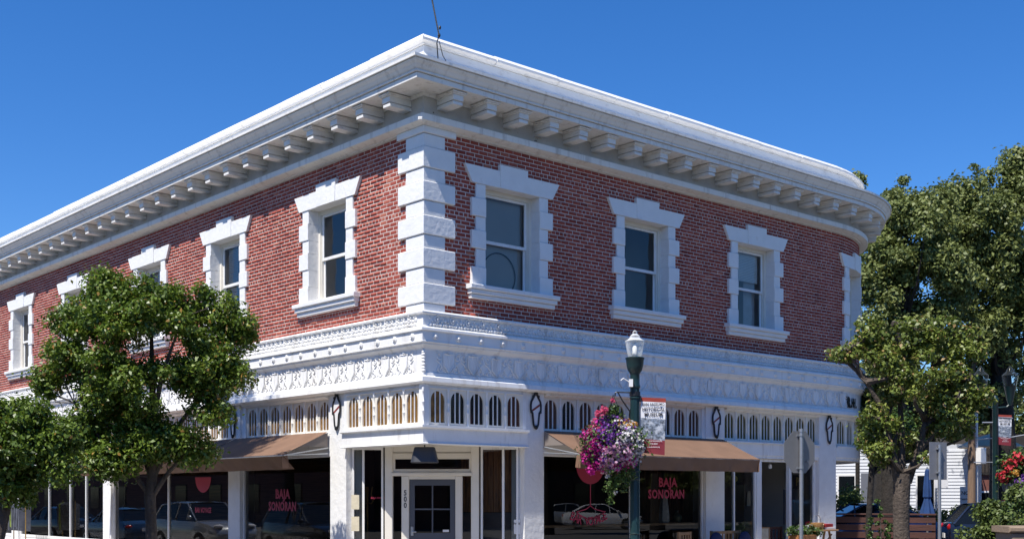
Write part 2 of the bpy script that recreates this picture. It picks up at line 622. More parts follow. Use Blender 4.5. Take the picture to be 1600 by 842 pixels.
SL, SR = -27.0, U0+ARC+8.0      # how far the facades are built
pv = MB()
sweep(pv, [(3.45, -0.6), (3.45, 0.0), (-1.0, 0.004), (-1.0, -0.6)], SL-8, SR+4)
struct('pavement', pv, M['concrete'])
kb = MB()
sweep(kb, [(3.452, -0.6), (3.62, -0.6), (3.62, 0.0), (3.452, 0.008)], SL-8, SR+4)
struct('kerb', kb, M['concrete'])

# ------------------------------------------------------------------ the corner building
B = thing('corner_building', 'two-storey red brick corner building with white painted cornice, quoins and storefronts', 'building', (0, 0, 0))

ZB0, ZB1 = 5.085, 8.385
WIN_R = [2.095, 5.878, 9.648, 14.28]
WIN_L = [3.172, 7.42, 11.42, 16.38, 20.61, 25.0]
HOLES = [(s-0.70, s+0.70) for s in WIN_R] + [(-s-0.70, -s+0.70) for s in WIN_L]
HOLES.sort()


def wall_sheet(mb, o, z0, z1):
    def P_(s, o, z):
        return (-o, -o, z) if abs(s) < 1e-6 else globals()['P_'](s, o, z)
    st = set(stations(SL, SR))
    for a, b in HOLES:
        st |= {a, b}
    st = sorted(st)
    for a, b in zip(st[:-1], st[1:]):
        if b-a < 1e-5:
            continue
        mid = (a+b)/2
        inh = any(h0 < mid < h1 for h0, h1 in HOLES)
        for c, d, hole in ((z0, 5.60, False), (5.60, 7.585, True), (7.585, z1, False)):
            if hole and inh:
                continue
            mb.add([P_(a, o, c), P_(b, o, c), P_(b, o, d), P_(a, o, d)], [(0, 1, 2, 3)])


w = MB()
wall_sheet(w, -0.0045, 4.6, 8.6)
wall = obj('brick_wall', w, M['mortar'], B, recalc=False)
wb = MB()
wall_sheet(wb, -0.30, 4.6, 8.6)
obj('inner_wall', wb, M['room'], B, recalc=False)

# bricks: running bond with a header row every seventh course
CH, BL, HL, JT = 0.0762, 0.2125, 0.1063, 0.0162
pieces = []                                     # (s0, s1, course)
ncourse = int((ZB1-ZB0)/CH)


def cut(s0, s1, z0, z1):
    """trim a brick against openings and quoins; None if nothing is left"""
    if s1 > -0.49 and s0 < 0.43:
        if s0 < -0.49 < s1 and -0.49-s0 > 0.03:
            s1 = -0.49
        elif s0 < 0.43 < s1 and s1-0.43 > 0.03:
            s0 = 0.43
        else:
            return None
    for c in [x for x in WIN_R] + [-x for x in WIN_L]:
        h = None
        if z1 > 5.66 and z0 < 7.58:
            h = 0.885
        if h and s1 > c-h and s0 < c+h:
            if s0 < c-h:
                s1 = c-h
            elif s1 > c+h:
                s0 = c+h
            else:
                return None
            if s1-s0 < 0.03:
                return None
        if z1 > 7.60 and z0 < 7.86 and s0 > c-1.05 and s1 < c+1.05:
            return None
    return s0, s1


for k in range(ncourse):
    z0 = ZB0 + 0.006 + k*CH
    z1 = z0 + CH - JT
    head = (k % 7 == 3)
    L = HL if head else BL
    off = (0.25*BL if head else (0.5*BL if k % 2 else 0.0)) + 0.004*random.uniform(-1, 1)
    n0, n1 = int(SL/L)-1, int((U0+ARC+1.5)/L)+1
    for q in range(n0, n1):
        s0 = q*L + off + JT/2
        s1 = s0 + L - JT
        j = 0.003
        c = cut(s0+random.uniform(-j, j), s1+random.uniform(-j, j), z0, z1)
        if c:
            pieces.append((c[0], c[1], z0 + random.uniform(-.0015, .0015), z1))

# the 300 that show largest (nearest the street corner) are single bricks
pieces.sort(key=lambda p: abs((p[0]+p[1])/2 + 0.15) + 0.35*abs((p[2]+p[3])/2-6.9))
near, rest = pieces[:300], pieces[300:]
bm_cache = {}
for (s0, s1, z0, z1) in near:
    key = (round((s1-s0)/0.02)*0.02 or 0.03)
    if key not in bm_cache:
        m_ = MB()
        m_.cbox(-key/2, key/2, 0, 0.03, 0, CH-JT, 0.004)
        bm_cache[key] = mesh_of('brick', m_, M['brick'])
    mid = (s0+s1)/2
    o = link('brick', bm_cache[key], wall, P_(mid, random.uniform(-0.0015, 0.002), z0), ang(mid))
    o.scale = ((s1-s0)/key, 1, 1)
vs, tones = [], []
for (s0, s1, z0, z1) in rest:
    o = random.uniform(-0.0025, 0.002)
    a, b = P_(s0, o, 0), P_(s1, o, 0)
    c, d = P_(s0, -0.03, 0), P_(s1, -0.03, 0)
    for z in (z0, z1):
        vs += [(a[0], a[1], z), (b[0], b[1], z), (d[0], d[1], z), (c[0], c[1], z)]
    tones += [random.random()]*5
nb = len(rest)
base = (np.arange(nb)*8)[:, None, None]
fq = np.array([[0, 1, 5, 4], [1, 2, 6, 5], [3, 0, 4, 7], [3, 2, 1, 0], [4, 5, 6, 7]])[None]
field = link('brickwork', tone_mesh('brickwork', np.array(vs), (base+fq).reshape(-1, 4), np.array(tones), M['bricks']), wall)
field['kind'] = 'stuff'

# quoin stones wrap the corner: wide ones and narrow ones by turns
qz = [5.08, 5.225, 5.58, 5.862, 6.214, 6.452, 6.80, 7.065, 7.414, 7.655, 8.03, 8.268, 8.40]
for i, (a, b) in enumerate(zip(qz[:-1], qz[1:])):
    big = (i % 2 == 1)
    lw, rw, pr = (0.722, 0.661, 0.062) if big else (0.503, 0.437, 0.040)
    if i == 11:
        lw, rw, pr = 0.74, 0.675, 0.075
    c = 0.012
    m_ = MB()
    e, f = a+0.003, b-0.003
    ring = lambda p, l, r: [(0.15, l), (-p, l), (-p, -p), (r, -p), (r, 0.15), (0.15, 0.15)]
    p0, p1 = ring(pr-c, lw-c*0.6, rw-c*0.6), ring(pr, lw, rw)
    lay = [(p0, e), (p1, e+c), (p1, f-c), (p0, f)]
    for pts, z in lay:
        m_.v += [(x, y, z) for x, y in pts]
    for k in range(3):
        for q in range(6):
            j = (q+1) % 6
            m_.f.append((k*6+q, k*6+j, k*6+6+j, k*6+6+q))
    m_.f += [(5, 4, 3, 2, 1, 0), (18, 19, 20, 21, 22, 23)]
    obj('quoin_stone', m_, M['stone'], B)


# ---- upper windows
def bender(bend):
    if not bend:
        return lambda x, y, z: (x, y, z)
    r = bend
    return lambda x, y, z: ((r-y)*math.sin(x/r), r-(r-y)*math.cos(x/r), z)


WM = {}


def wmesh(key, bend, m, make, smooth=False):
    k = (key, bend)
    if k not in WM:
        mb = MB()
        make(mb)
        mb.xf(bender(bend))
        WM[k] = mesh_of(key, mb, m, True, smooth)
    return WM[k]


def upper_window(s, bend=None, dress=None, rev=False):
    zO0, zO1, hw = 5.675, 7.575, 0.683

    def mk_frame(mb):
        mb.box(-hw, -hw+0.075, 0.20, 0.30, 5.672, zO1-0.085)
        mb.box(hw-0.075, hw, 0.20, 0.30, 5.672, zO1-0.085)
        mb.box(-hw, hw, 0.198, 0.30, zO1-0.085, zO1+0.004)
        mb.box(-hw+0.075, -hw+0.10, 0.225, 0.30, 5.672, zO1-0.085)
        mb.box(hw-0.10, hw-0.075, 0.225, 0.30, 5.672, zO1-0.085)
    fr = link('window', wmesh('window', bend, M['trim'], mk_frame), B, P_(s, 0, 0), ang(s))
    iw = hw-0.10
    zm = 6.585

    def sash(z0, z1, y):
        def f(mb):
            mb.box(-iw, -iw+0.05, y, y+0.035, z0, z1)
            mb.box(iw-0.05, iw, y, y+0.035, z0, z1)
            mb.box(-iw+0.05, iw-0.05, y-0.001, y+0.035, z0, z0+0.06)
            mb.box(-iw+0.05, iw-0.05, y-0.001, y+0.035, z1-0.05, z1)
        return f
    su = link('upper_sash', wmesh('upper_sash', bend, M['white'], sash(zm-0.03, zO1-0.087, 0.235)), fr)
    sl = link('lower_sash', wmesh('lower_sash', bend, M['white'], sash(5.69, zm+0.025, 0.272)), fr)

    def pane(z0, z1, y):
        return lambda mb: mb.add([(-iw+0.05, y, z0), (iw-0.05, y, z0), (iw-0.05, y, z1), (-iw+0.05, y, z1)], [(0, 1, 2, 3)])
    link('pane', wmesh('pane_up', bend, M['glass'], pane(zm+0.03, zO1-0.137, 0.25)), fr)
    link('pane', wmesh('pane_low', bend, M['glass'], pane(5.75, zm-0.025, 0.288)), fr)

    def sill(mb):
        mb.cbox(-1.135, 1.135, -0.165, 0.02, 5.592, 5.676, 0.012)
        mb.cbox(-1.095, 1.095, -0.125, 0.02, 5.505, 5.590, 0.012)
        mb.cbox(-1.065, 1.065, -0.085, 0.02, 5.420, 5.503, 0.012)
        mb.box(-hw+0.002, hw-0.002, 0.02, 0.30, 5.592, 5.671)
    link('sill', wmesh('sill', bend, M['stone'], sill), fr)

    def lintel(side):
        def f(mb):
            p = [(-1.20, 7.895), (-1.02, 7.575), (-0.337, 7.575), (-0.345, 7.895)]
            if side > 0:
                p = [(-x, z) for x, z in p][::-1]
            mb.prism(p, -0.058, 0.26)
        return f
    link('lintel_stone', wmesh('lintel_a', bend, M['stone'], lintel(-1)), fr)
    link('lintel_stone', wmesh('lintel_b', bend, M['stone'], lintel(1)), fr)
    link('keystone', wmesh('keystone', bend, M['stone'], lambda mb: mb.prism([(-0.333, 7.573), (0.333, 7.573), (0.355, 8.012), (-0.355, 8.012)], -0.072, 0.262)), fr)
    jz = [5.678, 6.02, 6.36, 6.70, 6.96, 7.30, 7.574]
    for sg in (-1, 1):
        for i, (a, b) in enumerate(zip(jz[:-1], jz[1:])):
            big = i % 2 == 0
            x1, y0 = (1.03, -0.058) if big else (0.916, -0.040)

            def jam(mb, sg=sg, x1=x1, y0=y0, a=a, b=b):
                p = sorted([sg*hw, sg*x1])
                mb.cbox(p[0], p[1], y0, 0.26, a+0.002, b-0.002, 0.009)
            link('jamb_stone', wmesh('jamb_%d_%d' % (sg, i), bend, M['stone'], jam), fr)

    def room(mb):
        x, y0, y1, z0, z1 = 0.98, 0.31, 2.0, 5.2, 7.9
        mb.add([(-x, y0, z0), (x, y0, z0), (x, y1, z0), (-x, y1, z0), (-x, y0, z1), (x, y0, z1), (x, y1, z1), (-x, y1, z1)],
               [(0, 1, 2, 3), (7, 6, 5, 4), (2, 6, 7, 3), (1, 5, 6, 2), (0, 3, 7, 4)])
    rm = wmesh('room', None, M['room'], room)
    link('room_interior', rm, fr)
    if dress == 'blind':
        def bl(mb):
            z = 5.76
            while z < 7.46:
                mb.add([(-iw+0.06, 0.335, z), (iw-0.06, 0.335, z), (iw-0.06, 0.357, z+0.040), (-iw+0.06, 0.357, z+0.040)], [(0, 1, 2, 3)])
                z += 0.046
        link('venetian_blind', wmesh('venetian_blind', None, M['slat'], bl), fr)
    if dress == 'shade':
        def ce(mb):
            z = 6.80
            while z < 7.47:
                mb.add([(-iw+0.02, 0.345, z), (iw-0.06, 0.345, z), (iw-0.06, 0.33, z+0.019), (-iw+0.02, 0.33, z+0.019),
                        (iw-0.06, 0.345, z+0.038), (-iw+0.02, 0.345, z+0.038)], [(0, 1, 2, 3), (3, 2, 4, 5)])
                z += 0.038
        link('pleated_shade', wmesh('pleated_shade', None, M['cellular'], ce), fr)
    if dress in ('shade', 'curtains'):
        def cu(mb):
            for a, b in ((0.10, 0.52),) if dress == 'shade' else ((-0.6, -0.3), (0.15, 0.6)):
                n = 14
                for k in range(n):
                    xa, xb = a+(b-a)*k/n, a+(b-a)*(k+1)/n
                    ya, yb = 0.42+0.03*(k % 2), 0.42+0.03*((k+1) % 2)
                    mb.add([(xa, ya, 5.7), (xb, yb, 5.7), (xb, yb, 7.45), (xa, ya, 7.45)], [(0, 1, 2, 3)])
        link('curtain', wmesh('curtain'+dress, None, M['curtain'], cu), fr)
    if dress == 'mirror':
        def gc(mb):
            mb.box(-iw, iw, 0.36, 0.37, 5.7, 7.5)
        link('roller_shade', wmesh('roller_shade', None, M['graycurtain'], gc), fr)

        def mi(mb):
            pts = [(-0.04+0.42*math.sin(a), 0.335, 6.02+0.42*math.cos(a)) for a in [math.pi*2*k/40 for k in range(41)]]
            mb.tube(pts, 0.012, 6)
        link('round_mirror_rim', wmesh('round_mirror_rim', None, M['black'], mi, True), fr)
    return fr


for s, d in zip(WIN_R, ['mirror', None, 'shade', None]):
    upper_window(s, RAD if s > U0 else None, d)
for s, d in zip(WIN_L, [None, 'blind', 'blind', None, 'curtains', None]):
    upper_window(-s, None, d)

# ---- cornice, brackets, parapet, roof
cor = MB()
sweep(cor, [(-0.1, 8.375), (0.05, 8.376), (0.055, 8.392), (0.10, 8.397), (0.205, 8.43), (0.222, 8.435), (0.222, 8.545), (0.19, 8.55), (0.19, 8.562), (0.075, 8.572), (-0.1, 8.57)], SL, SR)
sweep(cor, [(-0.1, 8.9005), (0.105, 8.9005), (0.125, 8.93), (0.135, 8.955), (0.60, 8.957), (0.655, 8.957), (0.66, 9.040), (0.635, 9.043), (0.635, 9.056), (0.690, 9.058), (0.692, 9.082), (0.677, 9.085), (0.677, 9.093),
            (0.705, 9.12), (0.735, 9.17), (0.772, 9.21), (0.788, 9.235), (0.77, 9.238), (0.77, 9.252), (0.815, 9.255), (0.815, 9.305), (0.5, 9.33), (-0.1, 9.34)], SL, SR)
cornice = obj('cornice', cor, M['cornice'], B)
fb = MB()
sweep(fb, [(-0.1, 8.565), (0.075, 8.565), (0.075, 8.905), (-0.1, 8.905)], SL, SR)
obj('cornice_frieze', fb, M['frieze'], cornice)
bk = MB()
bk.cbox(-0.13, 0.13, -0.575, -0.07, 8.94, 8.957, 0.002)
bk.cbox(-0.165, 0.165, -0.615, -0.07, 8.918, 8.942, 0.005)
bk.cbox(-0.145, 0.145, -0.59, -0.07, 8.895, 8.918, 0.005)
bk.cbox(-0.115, 0.115, -0.56, -0.07, 8.792, 8.895, 0.005)
bk.cbox(-0.085, 0.085, -0.525, -0.07, 8.775, 8.793, 0.002)
bk.cbox(-0.108, 0.108, -0.545, -0.07, 8.715, 8.776, 0.005)
bkm = mesh_of('bracket', bk, M['bracket'])
for k in range(31):
    s = -(0.40+0.857*k)
    link('bracket', bkm, cornice, P_(s, 0, 0), ang(s))
for k in range(25):
    s = 0.34+0.785*k
    if s < U0+ARC+1.2:
        link('bracket', bkm, cornice, P_(s, 0, 0), ang(s))
pp = MB()
sweep(pp, [(-0.45, 9.33), (0.16, 9.33), (0.16, 9.385), (0.13, 9.39), (0.06, 9.47), (0.055, 9.585), (0.105, 9.592), (0.11, 9.632), (0.085, 9.64), (0.03, 9.70), (0.025, 9.845), (-0.45, 9.85)], SL, SR-8.0)
par = obj('parapet', pp, M['parapet'], B)
q = [-0.02-1.62*k for k in range(17)][::-1] + [0.0] + [1.62*k for k in range(1, 13)]
for a, b in list(zip(q[:-1], q[1:])):
    if b-a < 0.1:
        continue
    j = random.uniform(-0.006, 0.006)
    c = MB()
    if abs(a) < 0.05 or abs(b) < 0.05:
        a, b = (a if abs(a) > 0.05 else 0.0), (b if abs(b) > 0.05 else 0.0)
    sweep(c, [(-0.45, 9.852), (0.055+j, 9.852), (0.065+j, 9.875), (0.125+j, 9.905), (0.13+j, 9.95+j), (0.105+j, 9.96+j), (0.04+j, 10.035+j), (-0.45, 10.03)], a+0.006*(a != 0), b-0.006*(b != 0))
    obj('coping', c, M['parapet'], par)
rf = MB()
pts = [P_(s, -0.2, 0)[:2] for s in stations(0.2, SR)] + [(U0+RAD-0.2, 27), (0.2, 27)]
rf.hprism([(x, y) for x, y in pts], 9.10, 9.20)
obj('roof', rf, M['roof'], B)
fl = MB()
pts = [P_(s, -0.25, 0)[:2] for s in stations(0.25, SR)] + [(U0+RAD-0.25, 27), (0.25, 27)]
fl.hprism(pts, 4.3, 4.5)
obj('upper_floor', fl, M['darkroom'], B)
rb = MB()
rb.hprism([(2.6, 26.8), (U0+RAD-0.3, 26.8), (U0+RAD-0.3, 27), (2.6, 27)], 0, 9.1)
obj('back_wall', rb, M['room'], B)

# little floodlight on the bed moulding at the corner
m_ = MB()
m_.cbox(-0.04, 0.04, -0.33, -0.22, 8.345, 8.405, 0.01)
obj('junction_box', m_, M['cornice'], B, (-0.14, -0.14, 0), R_(-45))

# ---- belt course with its relief bands
bc = MB()
sweep(bc, [(-0.25, 5.10), (0.03, 5.096), (0.145, 5.07), (0.165, 5.045), (0.16, 5.02), (0.11, 5.0), (0.105, 4.805), (0.14, 4.785), (0.205, 4.755),
           (0.208, 4.71), (0.172, 4.70), (0.172, 4.525), (0.182, 4.52), (0.182, 4.505), (0.150, 4.495), (0.145, 4.465), (0.105, 4.43), (0.07, 4.395), (0.062, 4.365),
           (0.062, 3.975), (0.09, 3.965), (0.095, 3.915), (0.155, 3.885), (0.165, 3.805), (0.125, 3.775), (0.045, 3.768), (-0.25, 3.768)], SL, SR)
belt = obj('belt_course', bc, M['white'], B)
ro = MB()
ro.lathe([(0.058, -0.0), (0.060, -0.016), (0.046, -0.026), (0.036, -0.012), (0.032, -0.018), (0.024, -0.040), (0.002, -0.048)], 12, axis='y')
rom = mesh_of('rosette', ro, M['white'], True, True)
rom.set_sharp_from_angle(angle=R_(50))
rs = [-(0.12+0.5445*k) for k in range(49)] + [0.11+0.531*k for k in range(38)]
for s in rs:
    if SL < s < U0+ARC:
        link('rosette', rom, belt, P_(s, 0.172, 4.612), ang(s))
lf = MB()
ring = [(0.042*math.cos(a), -0.008, 0.052*math.sin(a)+0.03) for a in [2*math.pi*k/10 for k in range(11)]]
lf.tube(ring, 0.017, 5)
lf.blob((0, -0.01, 0.025), (0.018, 0.03, 0.03), 6, 4)
lf.blob((0, -0.012, 0.088), (0.03, 0.028, 0.014), 6, 3)
for x, rr in ((-0.075, 0.03), (0.075, 0.03), (-0.135, 0.022), (0.135, 0.022), (0.178, 0.026)):
    lf.blob((x, -0.004, -0.062+0.01*random.random()), (rr, 0.030, 0.026), 6, 4)
for x, z, a, b in ((-0.095, -0.005, 0.020, 0.035), (0.095, -0.005, 0.020, 0.035), (0.18, 0.01, 0.03, 0.05), (0.18, 0.07, 0.016, 0.018), (-0.14, 0.05, 0.013, 0.02), (0.13, 0.05, 0.013, 0.02), (0.0, -0.055, 0.035, 0.022), (-0.045, -0.05, 0.02, 0.03), (0.045, -0.05, 0.02, 0.03)):
    lf.blob((x, -0.003, z), (a, 0.028, b), 6, 4)
lfm = mesh_of('leaf_relief', lf, M['white'], True, True)
for s in [-(0.28+0.3625*k) for k in range(73)] + [0.19+0.36*k for k in range(54)]:
    if SL < s < U0+ARC:
        link('leaf_relief', lfm, belt, P_(s, 0.100, 4.90), ang(s)).scale = (1.08, 1.7, 1.15)
sh = MB()
sh.prism([(-0.110, 0.155), (-0.110, -0.05), (0.0, -0.160), (0.110, -0.05), (0.110, 0.155), (0.0, 0.140)], -0.012, 0)
sh.tube([(-0.110, -0.012, 0.155), (-0.110, -0.012, -0.05), (0, -0.012, -0.16), (0.110, -0.012, -0.05), (0.110, -0.012, 0.155), (0, -0.012, 0.14), (-0.110, -0.012, 0.155)], 0.011, 5)
sh.tube([(0, -0.012, 0.135), (0, -0.012, -0.15)], 0.007, 4)


def curl(cx, cz, r, a0, turns, sg):
    return [(cx+sg*r*(1-0.55*t)*math.cos(a0+turns*2*math.pi*t), -0.004, cz+r*(1-0.55*t)*math.sin(a0+turns*2*math.pi*t)) for t in [k/12 for k in range(13)]]


for sg in (-1, 1):
    sh.tube(curl(sg*0.215, 0.105, 0.062, math.pi*1.0, 1.1, sg), 0.0105, 5)
    sh.tube(curl(sg*0.175, -0.115, 0.060, math.pi*0.2, -1.1, sg), 0.0105, 5)
    sh.tube([(sg*0.272, -0.003, 0.04), (sg*0.20, -0.006, -0.01), (sg*0.125, -0.004, -0.095), (sg*0.04, -0.003, -0.175)], [0.008, 0.011, 0.010, 0.007], 5)
    sh.tube([(sg*0.145, -0.003, 0.03), (sg*0.21, -0.006, -0.055), (sg*0.275, -0.004, -0.15)], [0.008, 0.010, 0.008], 5)
    sh.blob((sg*0.25, -0.003, 0.17), (0.03, 0.016, 0.014), 6, 3)
sh.blob((0, -0.01, 0.172), (0.03, 0.02, 0.016), 6, 3)
shm = mesh_of('shield_relief', sh, M['white'], True, True)
shm.set_sharp_from_angle(angle=R_(40))
for s in [-(0.515+0.574*k) for k in range(46)] + [0.49+0.574*k for k in range(40)]:
    if SL < s < U0+ARC and not (13.2 < s < 14.9):
        link('shield_relief', shm, belt, P_(s, 0.062, 4.17), ang(s)).scale = (1, 1.5, 1.08)

# corner leaf on the frieze edge
m_ = MB()
for z, r in ((4.335, 0.05), (4.29, 0.055), (4.235, 0.05), (4.175, 0.05), (4.11, 0.05), (4.05, 0.05), (4.0, 0.055)):
    m_.blob((-0.066, -0.066, z), (r*0.8, r*0.8, r*0.7), 8, 5)
obj('corner_leaf', m_, M['white'], belt, smooth=True)

# ---- transom bands: arched coloured lights with turned colonnettes between
ZT0, ZT1 = 3.03, 3.70


def arch_light(wd):
    key = 'arch%.3f' % wd
    if key in WM:
        return WM[key]
    ow = min(wd*0.70, wd-0.13)
    x0 = wd/2
    a0, top = ow/2, 3.655
    zb = 3.085
    spring = top - a0*1.05
    n = 12
    inner = [(-a0, zb), (a0, zb), (a0, spring)] + [(a0*math.cos(t), spring+(top-spring)*math.sin(t)) for t in [math.pi*k/n for k in range(1, n)]] + [(-a0, spring)]
    outer = [(-x0, ZT0), (x0, ZT0), (x0, spring)]
    for k in range(1, n):
        t = math.pi*k/n
        cx, cz = math.cos(t), math.sin(t)
        q = min(x0/abs(cx) if abs(cx) > 1e-6 else 9, (ZT1-spring)/cz)
        outer.append((q*cx, spring+q*cz))
    outer.append((-x0, spring))
    fm = MB()
    N = len(inner)
    for ring_, y in ((outer, 0.0), (inner, 0.0), (inner, 0.034)):
        fm.v += [(x, y, z) for x, z in ring_]
    for k in range(N):
        j = (k+1) % N
        fm.f.append((k, j, N+j, N+k))
        fm.f.append((N+k, N+j, 2*N+j, 2*N+k))
    for k in range(N):                      # the corners of the outer rectangle
        (xa, za), (xb, zb_) = outer[k], outer[(k+1) % N]
        if (abs(abs(xa)-x0) < 1e-6) != (abs(abs(xb)-x0) < 1e-6) and max(za, zb_) > ZT1-1e-6:
            q = len(fm.v)
            fm.v.append((x0 if xa+xb > 0 else -x0, 0.0, ZT1))
            fm.f.append((k, q, (k+1) % N))
    bars = MB()
    for x in (-a0/3, a0/3):
        h = spring+(top-spring)*math.sqrt(max(0, 1-(x/a0)**2))
        bars.box(x-0.010, x+0.010, 0.006, 0.022, zb, h)
    pn = MB()
    pn.add([(-a0-.02, 0.03, zb-.02), (a0+.02, 0.03, zb-.02), (a0+.02, 0.03, top+.02), (-a0-.02, 0.03, top+.02)], [(0, 1, 2, 3)])
    WM[key] = (mesh_of('transom_light', fm, M['trim'], False), mesh_of('bar', bars, M['white']), pn)
    return WM[key]


cn = MB()
cn.lathe([(0.024, 3.032), (0.024, 3.07), (0.017, 3.08), (0.017, 3.26), (0.026, 3.27), (0.026, 3.29), (0.017, 3.30), (0.020, 3.36), (0.017, 3.42),
          (0.026, 3.43), (0.026, 3.45), (0.016, 3.46), (0.016, 3.62), (0.024, 3.63), (0.018, 3.645), (0.027, 3.67), (0.022, 3.70)], 8)
cnm = mesh_of('colonnette', cn, M['white'], True, True)
cnm.set_sharp_from_angle(angle=R_(60))
pane_cache = {}


def band(s0, s1, n, o, glass):
    wd = (s1-s0)/n
    fr, bars, pn = arch_light(wd)
    for k in range(n):
        s = s0+(k+0.5)*wd
        f = link('transom_light', fr, B, P_(s, o, 0), ang(s))
        link('bar', bars, f)
        gl = glass[k % len(glass)]
        key = (wd, gl)
        if key not in pane_cache:
            pane_cache[key] = mesh_of('pane', pn, M[gl], False)
        link('pane', pane_cache[key], f)
        if k:
            q = s0+k*wd
            link('colonnette', cnm, B, P_(q, o+0.012, 0), ang(q))
    # head and sill of the band
    m = MB()
    sweep(m, [(o-0.06, ZT1-0.002), (o+0.03, ZT1-0.002), (0.042, 3.735), (0.042, 3.772), (o-0.06, 3.772)], s0-0.001, s1+0.001)
    sweep(m, [(o-0.06, 2.985), (0.035, 2.985), (0.035, 3.012), (o+0.035, 3.034), (o-0.06, 3.034)], s0-0.001, s1+0.001)
    obj('transom_rail', m, M['white'], B)


band(-6.63, -3.22, 7, -0.09, ['amber'])
band(-13.75, -7.43, 13, -0.09, ['amber'])
band(-20.87, -14.47, 13, -0.09, ['amber'])
band(-26.9, -21.65, 11, -0.09, ['amber'])
band(-2.44, -0.06, 5, 0.05, ['amber'])
band(-0.06+0.10, 2.33, 5, 0.05, ['amber', 'darkglass', 'darkglass', 'darkglass', 'redglass'])
band(2.96, 7.80, 10, -0.09, ['redglass', 'darkglass', 'redglass'])
band(8.57, 12.25, 8, -0.09, ['olive'])
band(13.0, U0+ARC, 11, -0.05, ['olive'])
# side posts of the corner box and the flat fillers beside each band
m_ = MB()
for a, b, o0 in ((-2.53, -2.44, 0.05), (2.33, 2.415, 0.05), (-3.24, -3.08, -0.05), (-6.80, -6.62, -0.05), (-7.44, -7.31, -0.05), (-13.86, -13.74, -0.05), (-14.48, -14.36, -0.05), (-20.98, -20.86, -0.05), (-21.66, -21.54, -0.05),
                 (2.91, 2.97, -0.05), (7.79, 7.90, -0.05), (8.50, 8.58, -0.05), (12.24, 12.30, -0.05)):
    sweep(m_, [(-0.2, 3.0), (o0, 3.0), (o0, 3.769), (-0.2, 3.769)], a, b)
m_.box(-0.085, 0.045, -0.085, 0.045, 3.0, 3.769)
obj('transom_post', m_, M['white'], B)
link('colonnette', cnm, B, (-0.10, -0.10, 0))

# ---- piers
PIERS = [(-3.10, -2.53), (-7.33, -6.79), (-14.37, -13.85), (-21.55, -20.97), (2.42, 2.93), (7.87, 8.52), (12.22, 12.945)]
for a, b in PIERS:
    m_ = MB()
    sweep(m_, [(-0.38, 0), (0.0, 0), (0.0, 3.766), (-0.38, 3.766)], a, b)
    sweep(m_, [(-0.1, 0), (0.03, 0), (0.03, 0.35), (0.0, 0.38), (-0.1, 0.38)], a-0.02, b+0.02)
    obj('pier', m_, M['stucco'], B)

# ---- spandrels under the transoms
m_ = MB()
sweep(m_, [(-0.25, 2.72), (0.10, 2.72), (0.10, 2.965), (0.135, 2.972), (0.165, 2.985), (0.165, 3.022), (-0.25, 3.026)], -2.53, 2.415)
sweep(m_, [(-0.25, 2.69), (0.115, 2.69), (0.125, 2.70), (0.115, 2.718), (-0.25, 2.718)], -2.545, 2.43)
obj('corner_box', m_, M['white'], B)
for a, b in ((-6.79, -3.10), (-13.85, -7.33), (-20.97, -14.37), (-27, -21.55), (2.93, 7.87)):
    m_ = MB()
    sweep(m_, [(-0.2, 2.55), (-0.012, 2.55), (-0.012, 2.984), (-0.2, 2.984)], a+0.002, b-0.002)
    obj('spandrel', m_, M['white'], B)
m_ = MB()
sweep(m_, [(-0.2, 2.64), (-0.02, 2.64), (-0.02, 2.70), (-0.005, 2.71), (-0.005, 2.984), (-0.2, 2.984)], 8.522, 12.218)
obj('spandrel', m_, M['white'], B)
m_ = MB()
sweep(m_, [(-0.25, 2.655), (0.0, 2.655), (0.0, 2.72), (0.02, 2.73), (0.02, 2.984), (-0.25, 2.984)], 12.947, SR)
obj('spandrel', m_, M['white'], B)


# ------------------------------------------------------------------ ground floor: shop windows, entry, interiors
def shop_window(s0, s1, mull, y=0.11, z0=0.5, z1=2.60, frame_w=0.055, blind=False, wide=()):
    sm = (s0+s1)/2
    sg = 1
    m = MB()
    x0, x1 = s0-sm, s1-sm
    m.box(x0, x0+frame_w, y-0.04, y+0.05, z0, z1)
    m.box(x1-frame_w, x1, y-0.04, y+0.05, z0, z1)
    m.box(x0+frame_w, x1-frame_w, y-0.041, y+0.05, z1-0.06, z1-0.001)
    m.box(x0+frame_w, x1-frame_w, y-0.041, y+0.05, z0+0.001, z0+0.08)
    m.box(x0-0.02, x1+0.02, y-0.03, y+0.25, 0.0, z0)
    for q in mull:
        wd = 0.022
        m.box(q-sm-wd, q-sm+wd, y-0.035, y+0.03, z0+0.08, z1-0.06)
    for a, b in wide:
        m.box(a-sm, b-sm, y-0.06, y+0.06, z0+0.08, z1-0.06)
    f = obj('shop_window', m, M['white'], B, P_(sm, 0, 0), ang(sm))
    cuts = sorted([x0+frame_w] + [q-sm for q in mull] + [x1-frame_w])
    for a, b in zip(cuts[:-1], cuts[1:]):
        pn = MB()
        pn.add([(a, y, z0+0.08), (b, y, z0+0.08), (b, y, z1-0.06), (a, y, z1-0.06)], [(0, 1, 2, 3)])
        obj('pane', pn, M['shopglass'], f, recalc=False)
    if blind:
        bl = MB()
        z = z0+0.1
        while z < z1:
            bl.add([(x0+0.05, y+0.21, z), (x1-0.05, y+0.21, z), (x1-0.05, y+0.225, z+0.016), (x0+0.05, y+0.225, z+0.016)], [(0, 1, 2, 3)])
            z += 0.0165
        obj('bamboo_blind', bl, M['blindbrown'], f, recalc=False)
        bb = MB()
        bb.box(x0, x1, y+0.24, y+0.26, z0, z1+0.4)
        obj('blind_backing', bb, M['darkroom'], f)
    return f, sm


